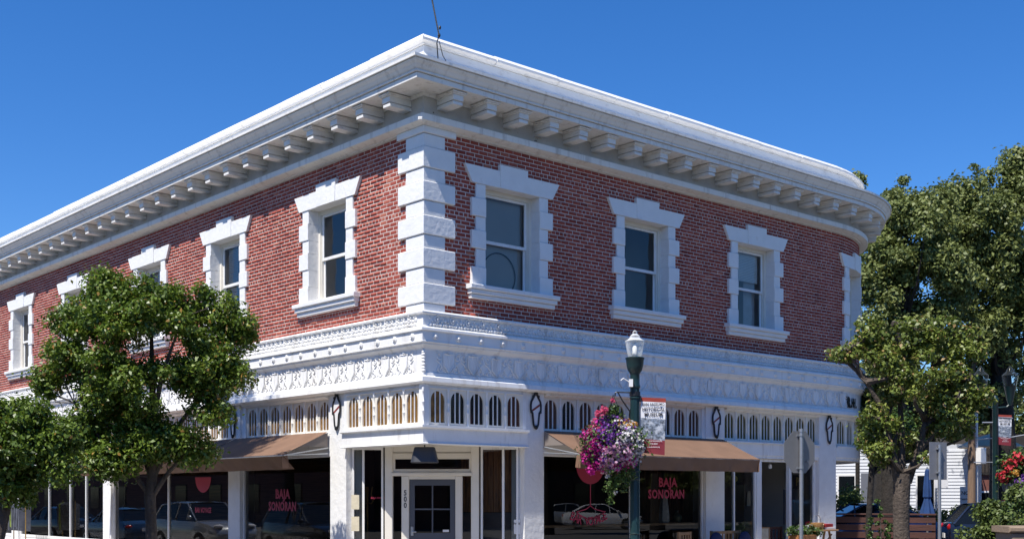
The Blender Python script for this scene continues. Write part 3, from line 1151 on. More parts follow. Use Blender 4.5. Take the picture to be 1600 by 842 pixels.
LW = {}
LW[1] = shop_window(-6.78, -3.11, [], blind=True)
LW[2] = shop_window(-13.84, -7.34, [-10.56], blind=True)
LW[3] = shop_window(-20.96, -14.38, [-15.76, -16.92, -18.57], blind=True)
LW[4] = shop_window(-26.9, -21.56, [-24], blind=True)
RW1 = shop_window(2.94, 7.86, [5.51])
RW3 = shop_window(8.53, 9.80, [9.0], y=0.13, z1=2.63)
RW4 = shop_window(11.10, 12.21, [], y=0.13, z1=2.63, frame_w=0.10)
# open shop door between the two right-hand panes
m_ = MB()
m_.box(9.80, 9.98, 0.06, 0.24, 0.0, 2.63)
m_.box(9.98, 11.10, 0.09, 0.20, 2.57, 2.632)
obj('door_frame', m_, M['white'], B)
m_ = MB()
m_.box(10.02, 11.06, 1.4, 1.44, 0.0, 2.56)
obj('inner_door', m_, M['darkroom'], B)

# rooms behind the glass
m_ = MB()


def room_box(m, x0, x1, y0, y1, z0, z1):
    m.add([(x0, y0, z0), (x1, y0, z0), (x1, y1, z0), (x0, y1, z0), (x0, y0, z1), (x1, y0, z1), (x1, y1, z1), (x0, y1, z1)],
          [(0, 1, 2, 3), (7, 6, 5, 4), (2, 6, 7, 3), (1, 5, 6, 2), (0, 3, 7, 4)])


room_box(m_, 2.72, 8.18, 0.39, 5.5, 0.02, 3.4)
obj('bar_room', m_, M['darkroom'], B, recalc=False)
m_ = MB()
room_box(m_, 8.30, 12.6, 0.39, 5.5, 0.02, 3.4)
obj('shop_room', m_, M['room'], B, recalc=False)
m_ = MB()
m_.box(0.45, 0.50, 3.3, 26, 0.02, 4.2)
obj('left_partition', m_, M['darkroom'], B)
# porch under the rounded end
m_ = MB()
pts = [P_(s, -0.05, 0)[:2] for s in stations(12.6, U0+ARC+3)] + [(12.6, RAD+3)]
m_.hprism(pts, 2.662, 2.70)
obj('porch_ceiling', m_, M['trim'], B)
m_ = MB()
m_.hprism([(12.60, 0.38), (12.90, 0.38), (14.6, RAD+3.2), (14.3, RAD+3.2)], 0.0, 2.66)
obj('porch_wall', m_, M['stucco'], B)

# recessed entry at the corner
m_ = MB()
m_.hprism([(0.02, 0.02), (2.7, 0.02), (2.7, 2.7), (0.02, 2.7)], 2.738, 2.76)
obj('entry_ceiling', m_, M['trim'], B)
m_ = MB()
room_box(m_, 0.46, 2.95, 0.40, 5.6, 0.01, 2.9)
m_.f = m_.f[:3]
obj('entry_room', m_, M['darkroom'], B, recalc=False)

EN = (1.28, 1.44)
m_ = MB()
m_.cbox(-0.927, -0.77, -0.07, 0.08, 0, 2.737, 0.012)
m_.cbox(0.77, 0.927, -0.07, 0.08, 0, 2.737, 0.012)
m_.cbox(-0.60, -0.45, -0.05, 0.06, 0, 2.15, 0.012)
m_.cbox(0.46, 0.60, -0.05, 0.06, 0, 2.15, 0.012)
m_.box(-0.45, 0.46, -0.048, 0.06, 2.085, 2.15)
m_.cbox(-0.80, 0.80, -0.09, 0.08, 2.15, 2.215, 0.01)
m_.box(-0.77, 0.77, -0.03, 0.08, 2.62, 2.736)
m_.box(-0.77, 0.77, -0.045, 0.0, 2.56, 2.59)
m_.box(-0.77, 0.77, -0.02, 0.08, 2.48, 2.615)
m_.box(-0.77, -0.73, -0.02, 0.08, 2.215, 2.48)
m_.box(0.73, 0.77, -0.02, 0.08, 2.215, 2.48)
m_.box(-0.73, 0.73, -0.021, 0.08, 2.217, 2.285)
m_.box(-0.77, -0.60, -0.02, 0.06, 0.0, 0.5)
m_.box(0.60, 0.77, -0.02, 0.06, 0.0, 0.5)
en = obj('entrance_frame', m_, M['trim'], B, (EN[0], EN[1], 0), R_(-45))
for a, b, c, d in ((-0.77, -0.60, 0.5, 2.15), (0.60, 0.77, 0.5, 2.15), (-0.73, 0.73, 2.285, 2.48)):
    pn = MB()
    pn.add([(a, 0.02, c), (b, 0.02, c), (b, 0.02, d), (a, 0.02, d)], [(0, 1, 2, 3)])
    obj('pane', pn, M['shopglass'], en, recalc=False)
for i, ch in enumerate('500'):
    letters('number', ch, 0.145, M['ink'], en, (-0.522, -0.056, 1.815-0.122*i), 0.003, 0.85)
m_ = MB()
m_.box(-0.445, -0.345, 0.0, 0.045, 0.02, 2.08)
m_.box(0.355, 0.455, 0.0, 0.045, 0.02, 2.08)
m_.box(-0.345, 0.355, 0.001, 0.045, 1.965, 2.079)
m_.box(-0.345, 0.355, 0.001, 0.045, 0.05, 1.035)
m_.box(-0.008, 0.018, 0.008, 0.04, 1.035, 1.965)
m_.box(-0.345, -0.008, 0.009, 0.04, 1.485, 1.515)
m_.box(0.018, 0.355, 0.009, 0.04, 1.485, 1.515)
m_.box(-0.27, 0.28, -0.01, 0.0, 0.25, 0.90)
dr = obj('door', m_, M['door'], B, (EN[0], EN[1], 0), R_(-45))
for a, b in ((-0.345, -0.008), (0.018, 0.355)):
    for c, d in ((1.035, 1.485), (1.515, 1.965)):
        pn = MB()
        pn.add([(a, 0.028, c), (b, 0.028, c), (b, 0.028, d), (a, 0.028, d)], [(0, 1, 2, 3)])
        obj('pane', pn, M['shopglass'], dr, recalc=False)
m_ = MB()
m_.cbox(-0.425, -0.365, -0.02, 0.0, 0.98, 1.16, 0.006)
m_.tube([(-0.395, -0.02, 1.06), (-0.395, -0.07, 1.06), (-0.30, -0.075, 1.055)], 0.012, 6)
m_.tube([(-0.40, -0.02, 1.13), (-0.40, -0.035, 1.13)], 0.02, 8)
obj('handle', m_, M['steel'], dr)
m_ = MB()
m_.box(0.21, 0.33, 0.012, 0.016, 1.055, 1.10)
obj('sticker', m_, M['plaque'], dr)


def skew_window(a, b, mull, name):
    """side window of the entry between two plan points"""
    a, b = Vector((*a, 0)), Vector((*b, 0))
    d = b-a
    L = d.length
    m = MB()
    m.box(0, 0.04, -0.03, 0.04, 0.5, 2.735)
    m.box(L-0.04, L, -0.03, 0.04, 0.5, 2.735)
    m.box(0.04, L-0.04, -0.029, 0.04, 2.66, 2.734)
    m.box(0.0, L, -0.03, 0.06, 0.0, 0.5)
    for q in mull:
        m.box(L*q-0.022, L*q+0.022, -0.035, 0.03, 0.5, 2.66)
    f = obj('side_window', m, M['white'], B, a, math.atan2(d.y, d.x))
    pn = MB()
    pn.add([(0.04, 0, 0.5), (L-0.04, 0, 0.5), (L-0.04, 0, 2.66), (0.04, 0, 2.66)], [(0, 1, 2, 3)])
    obj('pane', pn, M['shopglass'], f, recalc=False)
    return f


dx = 0.927*0.70711
lwin = skew_window((0.12, 2.50), (EN[0]-dx-0.03, EN[1]+dx+0.02), [0.36], 'l')
rwin = skew_window((EN[0]+dx+0.02, EN[1]-dx-0.03), (2.40, 0.15), [0.60], 'r')
letters('lettering', 'BAJA SONORAN', 0.05, M['pink'], lwin, (0.55, -0.012, 1.72), 0.001)
# notice in the right-hand entry window
m_ = MB()
m_.box(0.66, 0.78, -0.006, -0.002, 1.02, 1.30)
nt = obj('notice', m_, M['plaque'], rwin)
nt2 = letters('lettering', 'PARK', 0.055, M['ink'], rwin, (0.72, -0.012, 1.22), 0.001)
# cedar boards and a grey dado behind the right entry window
m_ = MB()
m_.box(0, 1.10, 0.04, 0.08, 0.02, 2.73)
pan = obj('board_wall', m_, M['darkroom'], B, (1.93, 1.36, 0), math.atan2(-0.80, 0.74))
for k in range(10):
    b = MB()
    b.cbox(0, 0.105, 0, 0.03, 1.44, 2.72, 0.006)
    obj('cedar_board', b, M['wood'], pan, (0.005+0.109*k, 0.008+0.003*random.random(), 0))
m_ = MB()
m_.box(0.0, 1.09, 0.01, 0.035, 0.02, 1.43)
obj('dado', m_, mat('grey_dado', (0.12, 0.11, 0.115), 0.8, 0.2, 4), pan)
# cream return wall behind the left entry window
m_ = MB()
m_.box(0, 0.26, 0, 0.05, 0.02, 2.73)
obj('return_wall', m_, M['trim'], B, (0.12, 2.62, 0), R_(-41))
# cedar boards at the end of the bar room
m_ = MB()
m_.box(8.12, 8.16, 0.42, 5.4, 0.03, 3.3)
pan = obj('bar_end_wall', m_, M['darkroom'], B)
for k in range(9):
    b = MB()
    b.cbox(0, 0.19, 0, 0.03, 1.2, 3.2, 0.006)
    obj('cedar_board', b, M['wood'], pan, (8.085, 0.45+0.197*(k+1), 0), R_(-90))
m_ = MB()
m_.box(3.0, 7.9, 0.30, 0.62, 1.12, 1.17)
obj('window_counter', m_, M['counter'], B)
m_ = MB()
for k in range(8):
    m_.box(3.2+0.55*k, 3.6+0.55*k, 5.2, 5.35, 1.3, 1.34)
    for q in range(4):
        m_.lathe([(0.035, 1.34), (0.035, 1.52), (0.013, 1.57), (0.013, 1.62)], 6, (3.25+0.55*k+0.1*q, 5.27, 0))
obj('bottle_shelf', m_, mat('bottles', (0.10, 0.11, 0.07), 0.2, 0.8, 6), B)

# ---- painted lettering on the glass
f, sm = RW1
y = 0.10
gm = MB()
gm.prism([(-0.40, 0.0), (0.40, 0.0)] + [(0.40*math.cos(t), -0.36*math.sin(t)) for t in [math.pi*k/16 for k in range(1, 16)]], 0, 0.001)
gm.box(-0.012, 0.012, 0, 0.001, -0.80, -0.36)
arc = [(-0.40+0.8*k/16, -0.93-0.14*math.sin(math.pi*k/16)) for k in range(17)]
for (xa, za), (xb, zb) in zip(arc[:-1], arc[1:]):
    gm.add([(xa, 0, za-0.014), (xb, 0, zb-0.014), (xb, 0, zb+0.014), (xa, 0, za+0.014)], [(0, 1, 2, 3)])
for sg in (-1, 1):
    a2 = [(0, -0.80), (sg*0.12, -0.87), (sg*0.40, -0.925)]
    for (xa, za), (xb, zb) in zip(a2[:-1], a2[1:]):
        gm.add([(xa, 0, za-0.010), (xb, 0, zb-0.010), (xb, 0, zb+0.010), (xa, 0, za+0.010)], [(0, 1, 2, 3)])
obj('cocktail_glass_emblem', gm, M['pink'], f, (4.32-sm, y, 2.36), recalc=False)
bv = MB()
txt = 'BAR VOYAGE'
for i, ch in enumerate(txt):
    if ch == ' ':
        continue
    q = (i-4.5)/4.5
    t = text_mb(ch, 0.25, 0.003, 0.78)
    a = q*0.42
    t.xf(lambda x, yy, z: (x*math.cos(a)-z*math.sin(a)+0.47*q, 0, x*math.sin(a)+z*math.cos(a)+0.11*q*q))
    obj('letter', t, M['pink'], f, (4.28-sm, y, 1.235), recalc=False)
letters('lettering', 'BAJA', 0.27, M['pink'], f, (6.70-sm, y, 2.045), 0.010, 0.98, spacing=1.08)
letters('lettering', 'SONORAN', 0.26, M['pink'], f, (6.66-sm, y, 1.79), 0.010, 0.88, spacing=1.08)
f, sm = LW[1]
letters('lettering', 'BAJA', 0.27, M['pink'], f, (-5.12-sm, y, 1.79), 0.012, 0.98, spacing=1.05)
letters('lettering', 'SONORAN', 0.26, M['pink'], f, (-5.13-sm, y, 1.53), 0.012, 0.86, spacing=1.05)
f, sm = LW[2]
gm = MB()
gm.prism([(-0.40, 0.0), (0.40, 0.0)] + [(0.40*math.cos(t), -0.36*math.sin(t)) for t in [math.pi*k/16 for k in range(1, 16)]], 0, 0.001)
obj('cocktail_glass_emblem', gm, M['pink'], f, (-8.75-sm, y, 2.20), recalc=False)
letters('lettering', 'BAR VOYAGE', 0.17, M['pink'], f, (-8.75-sm, y, 1.42), 0.004, 0.8)


# ------------------------------------------------------------------ awnings
def awning(s0, s1, label, group):
    sm = (s0+s1)/2
    t = thing('awning', label, 'awning', P_(sm, 0.004, 0), ang(sm), group)
    x0, x1 = s0-sm, s1-sm
    n = max(40, int((x1-x0)*14))
    top = MB()
    nd = 8
    for i in range(n+1):
        x = x0+(x1-x0)*i/n
        for k in range(nd+1):
            q = k/nd
            sag = -0.016*math.sin(math.pi*q)*(0.6+0.4*math.sin(x*2.3))
            top.v.append((x, -0.03-1.02*q, 3.035-0.475*q+sag))
    for i in range(n):
        for k in range(nd):
            a = i*(nd+1)+k
            top.f.append((a, a+1, a+nd+2, a+nd+1))
    obj('top_canvas', top, M['awning'], t, recalc=False, smooth=True)
    va = MB()
    nr = 6
    rr = random.Random(int(abs(s0)*10))
    ph = [rr.uniform(0, 6) for _ in range(4)]
    for i in range(n+1):
        x = x0+(x1-x0)*i/n
        for k in range(nr+1):
            q = k/nr
            wv = 0.016*math.sin(x*7+ph[0]+q*2)*math.sin(x*1.9+ph[3])+0.012*math.sin(x*17+ph[1]-q*4)*math.sin(x*2.7+ph[0])+0.008*math.sin(x*31+ph[2]+q*6)*math.sin(x*1.3+ph[1])
            va.v.append((x, -1.052+(0.05 if s0 > 0 else 0.25)*q+wv*q*1.1, 2.558-0.275*q-0.008*abs(math.sin(x*3.1+ph[3]))*q))
    for i in range(n):
        for k in range(nr):
            a = i*(nr+1)+k
            va.f.append((a, a+nr+1, a+nr+2, a+1))
    obj('valance', va, M['awning'], t, recalc=False, smooth=True)
    for x in (x0+0.015, x1-0.015):
        gs = MB()
        gs.prism([(-0.03, 3.02), (-0.03, 2.74), (-0.66, 2.735)], 0, 0.004)
        gs.xf(lambda a, b, c, x=x: (x+b, a, c))
        obj('side_gusset', gs, M['awnside'], t)
        br = MB()
        br.tube([(x, -0.02, 2.715), (x, -1.03, 2.545)], 0.014, 6)
        br.tube([(x, -0.02, 2.60), (x, -0.95, 2.55)], 0.012, 6)
        obj('frame_arm', br, M['steel'], t)
        e = MB()
        e.add([(x-0.015, -1.05, 2.56), (x-0.012, -1.055, 2.29), (x+0.0, -0.90, 2.30), (x, -0.95, 2.60)], [(0, 1, 2, 3)])
        obj('valance_return', e, M['awning'], t, recalc=False)
    bar = MB()
    bar.tube([(x0+0.01, -1.035, 2.545), (x1-0.01, -1.035, 2.545)], 0.016, 6)
    obj('front_bar', bar, M['steel'], t)
    return t


awning(2.89, 8.43, 'brown canvas awning with dark valance over the bar and shop windows behind the street lamp', 'brown awnings')
awning(-6.95, -3.13, 'brown awning with leaf shadows left of the corner entrance, beside the pier', 'brown awnings')
awning(-13.75, -7.0, 'brown awning half hidden behind the broad street tree on the left', 'brown awnings')


# ------------------------------------------------------------------ wall plaques, letters, hanging lamp, roof cable
def plaque(s, label):
    t = thing('wall_plaque', label, 'plaque', P_(s, 0.004, 0), ang(s), 'dark framed shield plaques on the piers')
    half = [(0.0, 3.755), (0.03, 3.745), (0.042, 3.70), (0.07, 3.655), (0.118, 3.585), (0.132, 3.52), (0.130, 3.42), (0.088, 3.365), (0.068, 3.20), (0.060, 3.145), (0.03, 3.085), (0.0, 3.07)]
    pts = half + [(-x, z) for x, z in half[-2:0:-1]]
    m = MB()
    m.prism([(x*0.9, z) for x, z in pts], -0.02, 0.0)
    face = obj('plaque_face', m, M['plaque'], t)
    fr = MB()
    c = pts + [pts[0], pts[1]]
    fr.tube([(x, -0.028, z) for x, z in c], 0.020, 6)
    fr.blob((0, -0.035, 3.75), (0.045, 0.03, 0.045), 8, 5)
    fr.blob((0, -0.035, 3.09), (0.04, 0.03, 0.045), 8, 5)
    for sg in (-1, 1):
        fr.blob((sg*0.075, -0.032, 3.69), (0.02, 0.02, 0.03), 6, 4)
        fr.blob((sg*0.125, -0.032, 3.39), (0.02, 0.02, 0.035), 6, 4)
    obj('iron_frame', fr, M['black'], t, smooth=True)
    st = MB()
    st.prism([(-0.105, 3.425), (-0.10, 3.385), (0.105, 3.505), (0.105, 3.55)], -0.024, -0.019)
    obj('red_stripe', st, M['red'], t)


plaque(-2.83, 'dark framed shield plaque on the white pier left of the corner entrance')
plaque(-7.06, 'dark framed shield plaque half hidden by the street tree on the left')
plaque(2.69, 'dark framed shield plaque on the pier right of the corner entrance')
plaque(8.20, 'dark framed shield plaque above the right end of the brown awning')
plaque(12.62, 'dark framed shield plaque on the pier above the octagonal sign')

lt = thing('wall_lettering', 'black capital letters mounted on the rounded white frieze, partly behind the tree', 'lettering', P_(13.6, 0.07, 0))
for ch, s, sz in (('R', 13.42, 0.36), ('.', 13.56, 0.36), ('H', 13.74, 0.30), ('.', 13.90, 0.36)):
    t = text_mb(ch, sz, 0.014)
    n0 = len(t.v)
    t.v += [(x, 0.03, z) for x, yy, z in t.v]
    t.f += [tuple(i+n0 for i in f) for f in t.f]
    pz = P_(s, 0.105, 4.125 if ch != '.' else 4.13)
    obj('letter', t, M['black'], lt, Vector(pz)-lt.location, ang(s), recalc=False)

hl = thing('hanging_lamp', 'dark half-round metal lamp hood hanging over the corner entrance door', 'lamp', (0.22, 0.28, 0))
m_ = MB()
pr = []
for (w, d, z) in ((0.245, 0.17, 2.36), (0.255, 0.18, 2.375), (0.19, 0.12, 2.64), (0.17, 0.10, 2.65)):
    pr.append([(w*math.copysign(abs(math.cos(a))**0.55, math.cos(a)), d*math.copysign(abs(math.sin(a))**0.55, math.sin(a)), z) for a in [2*math.pi*(k+.5)/16 for k in range(16)]])
for ring_ in pr:
    m_.v += ring_
for i in range(3):
    for k in range(16):
        j = (k+1) % 16
        m_.f.append((i*16+k, i*16+j, (i+1)*16+j, (i+1)*16+k))
m_.f += [tuple(range(15, -1, -1)), tuple(48+k for k in range(16))]
obj('hood', m_, M['hood'], hl, rz=R_(-42), smooth=True)
m_ = MB()
m_.tube([(0, 0, 2.64), (0, 0, 2.735)], 0.012, 6)
m_.lathe([(0.05, 2.725), (0.05, 2.737)], 10)
obj('stem', m_, M['black'], hl)

a = Vector((*at(688, 21.5).xy, zat(98, 21.5)))
p0 = Vector((*at(686, 21.3).xy, zat(56, 21.3)))
p1 = Vector((*at(675, 19.6).xy, zat(0, 19.6)))
cb = thing('overhead_cable', 'black overhead cable anchored on the white parapet at the corner', 'cable', (a.x, a.y, 9.4))
m_ = MB()
m_.tube([p0+(p1-p0)*k + Vector((0, 0, 0.004*k*k)) for k in (0, 0.5, 1, 2, 4, 7, 11)], 0.014, 6)
obj('wire', m_, M['black'], cb, world=True)
m_ = MB()
m_.tube([p0, p0+Vector((-0.01, 0.05, -0.12)), Vector((*at(685, 21.4).xy, 9.5)), Vector((*at(684.5, 21.4).xy, 9.34))], 0.011, 6)
m_.tube([p0+Vector((0, 0, -0.1)), Vector((*at(692, 21.4).xy, 9.66)), Vector((*at(697, 21.4).xy, 9.56)), Vector((*at(697, 21.4).xy, 9.34))], 0.008, 6)
m_.blob(tuple(p0), (0.03, 0.03, 0.045), 6, 4)
m_.blob(tuple(p0+Vector((-0.02, -.05, 0.12))), (0.025, 0.025, 0.04), 6, 4)
obj('anchor', m_, M['black'], cb, world=True)


# ------------------------------------------------------------------ leaves and trees
def leaves(centres, outward, size, tone, m, name, aspect=0.62, droop=0.25, rnd=1.0):
    """many small folded leaf faces as one mesh"""
    n = len(centres)
    nrm = outward*0.55 + RNG.normal(0, 0.55*rnd, (n, 3)) + np.array([0, 0, 0.55])
    nrm /= np.linalg.norm(nrm, axis=1)[:, None] + 1e-9
    d = RNG.normal(0, 1, (n, 3)) - np.array([0, 0, droop*2])
    d -= (d*nrm).sum(1)[:, None]*nrm
    d /= np.linalg.norm(d, axis=1)[:, None] + 1e-9
    s = np.cross(nrm, d)
    L = (size*RNG.uniform(0.65, 1.3, n))[:, None]
    w = L*aspect*0.5
    base, tip = centres - d*L*0.5, centres + d*L*0.5 - nrm*L*0.12
    v = np.stack([base, centres + s*w + nrm*L*0.10, tip, centres - s*w + nrm*L*0.10], 1).reshape(-1, 3)
    f = (np.arange(n)*4)[:, None] + np.array([[0, 1, 2, 3]])
    return tone_mesh(name, v, f, tone, m)


def crown_points(clumps, n, shell=0.55):
    """leaf centres spread through a set of clumps (x, y, z, r)"""
    c = np.array(clumps, float)
    wt = c[:, 3]**2
    idx = RNG.choice(len(c), n, p=wt/wt.sum())
    d = RNG.normal(0, 1, (n, 3))
    d /= np.linalg.norm(d, axis=1)[:, None]
    r = RNG.uniform(shell**3, 1.0, n)**(1/3)*(1+np.where(RNG.random(n) < 0.3, RNG.normal(0.1, 0.30, n), RNG.normal(0, 0.10, n)))
    p = c[idx, :3] + d*(c[idx, 3]*r)[:, None]*np.array([1, 1, 0.8])
    return p, d, idx


def clumps_in(ells, n, r0, r1, surf=0.35):
    """random clump centres in a union of ellipsoids (x, y, z, rx, ry, rz), mostly near the surface"""
    out = []
    vol = [e[3]*e[4]*e[5] for e in ells]
    vol = [v**0.67 for v in vol]
    for _ in range(n):
        e = random.choices(ells, vol)[0]
        d = Vector((random.gauss(0, 1), random.gauss(0, 1), random.gauss(0, 1))).normalized()
        q = random.uniform(surf, 1.0)**0.6
        r = random.uniform(r0, r1)
        if random.random() < 0.10:
            q, r = q*1.16, r*0.6
        out.append((e[0]+d.x*max(0.05, e[3]-r*0.6)*q, e[1]+d.y*max(0.05, e[4]-r*0.6)*q, e[2]+d.z*max(0.05, e[5]-r*0.6)*q, r))
    return out


def wood_mb(mb, pts, r0, r1, n=7, wob=0.03):
    P = [Vector(p) for p in pts]
    out = []
    for a, b in zip(P[:-1], P[1:]):
        k = max(2, int((b-a).length/0.35))
        for i in range(k):
            out.append(a.lerp(b, i/k))
    out.append(P[-1])
    m = len(out)
    out = [p + Vector((random.gauss(0, wob), random.gauss(0, wob), 0))*(1 if 0 < i < m-1 else 0) for i, p in enumerate(out)]
    mb.tube(out, [r0+(r1-r0)*(i/(m-1))**0.8 for i in range(m)], n)


def tree(name, label, cat, base, trunk, ells, nclump, cr, nleaf, lsize, leafm, barkm='bark', group=None, nbranch=14, shell=0.55, limbs=None,
         extra=None, surf=0.35, tonebias=0.0, browntips=0.03, gap=None):
    """trunk = [(x,y,z,r)...] and ellipsoids in metres from the base: x to the right, y away, z up, as seen from the camera"""
    global RNG
    t = thing(name, label, cat, base, math.atan2(RGT[1], RGT[0]), group)
    random.seed(zlib.crc32(label.encode()))
    RNG = np.random.default_rng(zlib.crc32(label.encode()))
    mb = MB()
    tp = [Vector(p[:3]) for p in trunk]
    mb.tube(tp, [p[3] for p in trunk], 12)
    cl = clumps_in(ells, nclump, *cr, surf)
    if extra:
        cl += extra
    if gap:
        cl = [c for c in cl if math.hypot(c[0]-gap[0], c[2]-gap[1]) > gap[2] + c[3]]
    forks = tp[len(tp)//2:]
    for fr in (limbs or []):
        wood_mb(mb, [Vector(p[:3]) for p in fr], fr[0][3], fr[-1][3], 8, 0.012)
    starts = forks + [Vector(p[:3]) for fr in (limbs or []) for p in fr[1:]]
    for c in random.sample(cl, min(nbranch, len(cl))):
        e = Vector(c[:3])
        s = min(starts, key=lambda q: (q-e).length + (2.0 if q.z > e.z else 0))
        mid = s.lerp(e, 0.5) + Vector((random.gauss(0, .08), random.gauss(0, .08), -0.05*(e-s).length))
        wood_mb(mb, [s, mid, e], trunk[-1][3]*0.45, 0.008, 5, 0.02)
    tr = obj('trunk', mb, M[barkm], t, smooth=True)
    p, d, idx = crown_points(cl, nleaf, shell)
    ct = RNG.uniform(-0.16, 0.16, len(cl))
    tone = np.clip(0.42 + ct[idx] + RNG.normal(0, 0.13, nleaf) + tonebias, 0, 0.88)
    tone[RNG.random(nleaf) < browntips] = 1.0
    link('crown', leaves(p, d, lsize, tone, M[leafm], 'crown'), t)
    return t


def loc_ell(px, py, rx, ry, t, px0, depth=None, y=0.0):
    """ellipsoid given by its outline in the photo, for a tree standing t metres off at column px0"""
    k = t/FOC
    return ((px-px0)*k, y, 1.75+(775-py)*k, rx*k, (depth if depth is not None else rx)*k, ry*k)


# -- broad street tree on the left
T, PX = 21.4, 236
E_ = lambda px, py, rx, ry, dp=None, y=0.0: loc_ell(px, py, rx, ry, T, PX, dp, y)
ells = [E_(240, 540, 140, 95, 130), E_(165, 455, 42, 36, 45, -.1), E_(228, 455, 34, 32, 40), E_(325, 480, 55, 42, 60), E_(120, 500, 42, 42, 50), E_(372, 515, 36, 48, 45),
        E_(100, 560, 38, 40, 50), E_(330, 590, 72, 52, 60), E_(335, 660, 48, 48, 50, -.2), E_(150, 640, 70, 70, 60), E_(215, 620, 80, 70, 80, -.3), E_(225, 700, 60, 42, 50, -.3), E_(150, 715, 52, 40, 45),
        E_(300, 705, 45, 35, 45), E_(80, 595, 30, 30, 30), E_(185, 720, 60, 34, 45, -.3), E_(115, 690, 55, 45, 50), E_(255, 690, 55, 36, 50, -.3), E_(205, 485, 62, 46, 60), E_(275, 480, 50, 40, 55)]
k = T/FOC
trunk = [(0.04, 0, 0, 0.14), (0.02, 0, 0.6, 0.11), (0.0, 0, 1.3, 0.10), (-0.02, 0, 1.75, 0.105), (0.02, 0, 2.1, 0.09), (0.04, 0, 3.0, 0.07), (0.02, 0, 4.0, 0.05), (0.0, 0, 5.0, 0.02)]
limbs = [[(0, 0, 1.75, 0.055), (-0.35, -0.1, 2.25, 0.05), (-0.85, -0.2, 2.8, 0.03), (-1.3, -.2, 3.4, 0.015)],
         [(0.02, 0, 1.75, 0.055), (0.35, -0.1, 2.2, 0.05), (0.65, -0.2, 2.5, 0.04), (1.05, -.2, 3.1, 0.02)],
         [(0.02, 0, 2.1, 0.07), (0.5, 0.2, 3.1, 0.05), (1.2, 0.4, 4.2, 0.02)],
         [(0.02, 0, 2.1, 0.07), (-0.45, 0.2, 3.2, 0.05), (-0.9, 0.3, 4.6, 0.02)],
         [(0.04, 0, 3.0, 0.06), (0.3, -0.4, 3.9, 0.04), (0.7, -.5, 4.9, 0.015)]]
tree('street_tree', 'broad green street tree with dense crown standing before the left brick facade', 'tree', at(PX, T), trunk, ells, 330, (0.16, 0.36), 76000, 0.078, 'leafA',
     group='street trees on the pavement', nbranch=60, limbs=limbs, shell=0.2, browntips=0.035)

# -- second street tree at the left edge
T, PX = 18.5, 2
ells = [E_(20, 700, 95, 75, 90), E_(40, 655, 50, 38, 45), E_(85, 690, 36, 45, 40), E_(-40, 690, 90, 90, 80), E_(30, 760, 50, 35, 50), E_(95, 735, 24, 26, 30)]
trunk = [(-0.30, 0, 0, 0.10), (-0.12, 0, 0.7, 0.085), (0.06, 0, 1.5, 0.075), (0.18, 0, 2.1, 0.06), (0.2, 0, 2.8, 0.03)]
tree('street_tree', 'street tree cut off by the left edge with low dark crown', 'tree', at(PX, T), trunk, ells, 80, (0.18, 0.38), 22000, 0.075, 'leafA',
     group='street trees on the pavement', nbranch=24, shell=0.3, tonebias=-0.05, browntips=0.015)

# -- lighter, looser street tree on the right
T, PX = 21.0, 1410
ells = [E_(1434, 588, 92, 70, 90), E_(1335, 552, 34, 22, 30), E_(1360, 520, 40, 28, 35), E_(1440, 515, 60, 28, 50), E_(1505, 545, 45, 42, 45), E_(1490, 610, 60, 50, 60), E_(1352, 635, 38, 34, 40), E_(1312, 556, 16, 12, 16),
        E_(1480, 660, 55, 48, 50), E_(1376, 682, 34, 38, 36), E_(1420, 690, 60, 45, 45), E_(1395, 560, 60, 50, 60), E_(1480, 715, 36, 24, 30), E_(1375, 705, 30, 26, 30)]
trunk = [(0.02, 0, 0, 0.20), (0.0, 0, 0.5, 0.155), (-0.02, 0, 1.2, 0.14), (-0.02, 0, 1.75, 0.15), (0.0, 0, 2.15, 0.15)]
limbs = [[(-0.06, 0, 2.0, 0.10), (-0.22, 0, 2.6, 0.11), (-0.33, -.05, 3.1, 0.085), (-0.62, -.1, 3.75, 0.05), (-1.0, -.1, 4.3, 0.02)],
         [(0.08, 0, 2.0, 0.09), (0.26, 0, 2.5, 0.09), (0.40, 0, 3.1, 0.07), (0.55, 0.1, 3.9, 0.04), (0.6, .1, 4.7, 0.015)],
         [(0.0, 0.05, 2.1, 0.08), (0.02, 0.1, 3.0, 0.08), (-0.02, 0.1, 3.9, 0.05), (-0.1, .1, 4.8, 0.015)],
         [(0.36, 0, 2.9, 0.06), (0.75, -.1, 3.3, 0.04), (1.1, -.2, 3.8, 0.02)]]
tree('street_tree', 'pale green open-crowned street tree with forked trunk right of the building', 'tree', at(PX, T), trunk, ells, 130, (0.10, 0.28), 19000, 0.078, 'leafB',
     group='street trees on the pavement', nbranch=46, limbs=limbs, shell=0.25, browntips=0.06, gap=(-0.89, 3.42, 0.17))

# -- big dense trees beyond the building
T, PX = 43.0, 1470
k = T/FOC
trunk = [(-2.0, 0, 0, 0.55), (-1.95, 0, 2.5, 0.45), (-1.7, 0, 5, 0.35), (-1.3, 0, 8, 0.2)]
ells = [E_(1420, 380, 70, 75, 80), E_(1405, 330, 40, 36, 45), E_(1450, 330, 42, 40, 45), E_(1385, 450, 50, 60, 60), E_(1450, 440, 70, 70, 80), E_(1375, 520, 42, 50, 50), E_(1420, 530, 70, 60, 70), E_(1378, 390, 34, 34, 34), E_(1390, 600, 60, 60, 50), E_(1450, 298, 11, 16), E_(1428, 306, 12, 14), E_(1470, 318, 12, 16)]
tree('background_tree', 'dense olive green tree rising just behind the rounded end of the building', 'tree', at(PX, T), trunk, ells, 150, (0.25, 0.75), 46000, 0.155, 'leafC', 'bark_dark',
     group='tall trees beyond the building', nbranch=20, shell=0.7, surf=0.55, browntips=0.0)
T, PX = 46.0, 1560
k = T/FOC
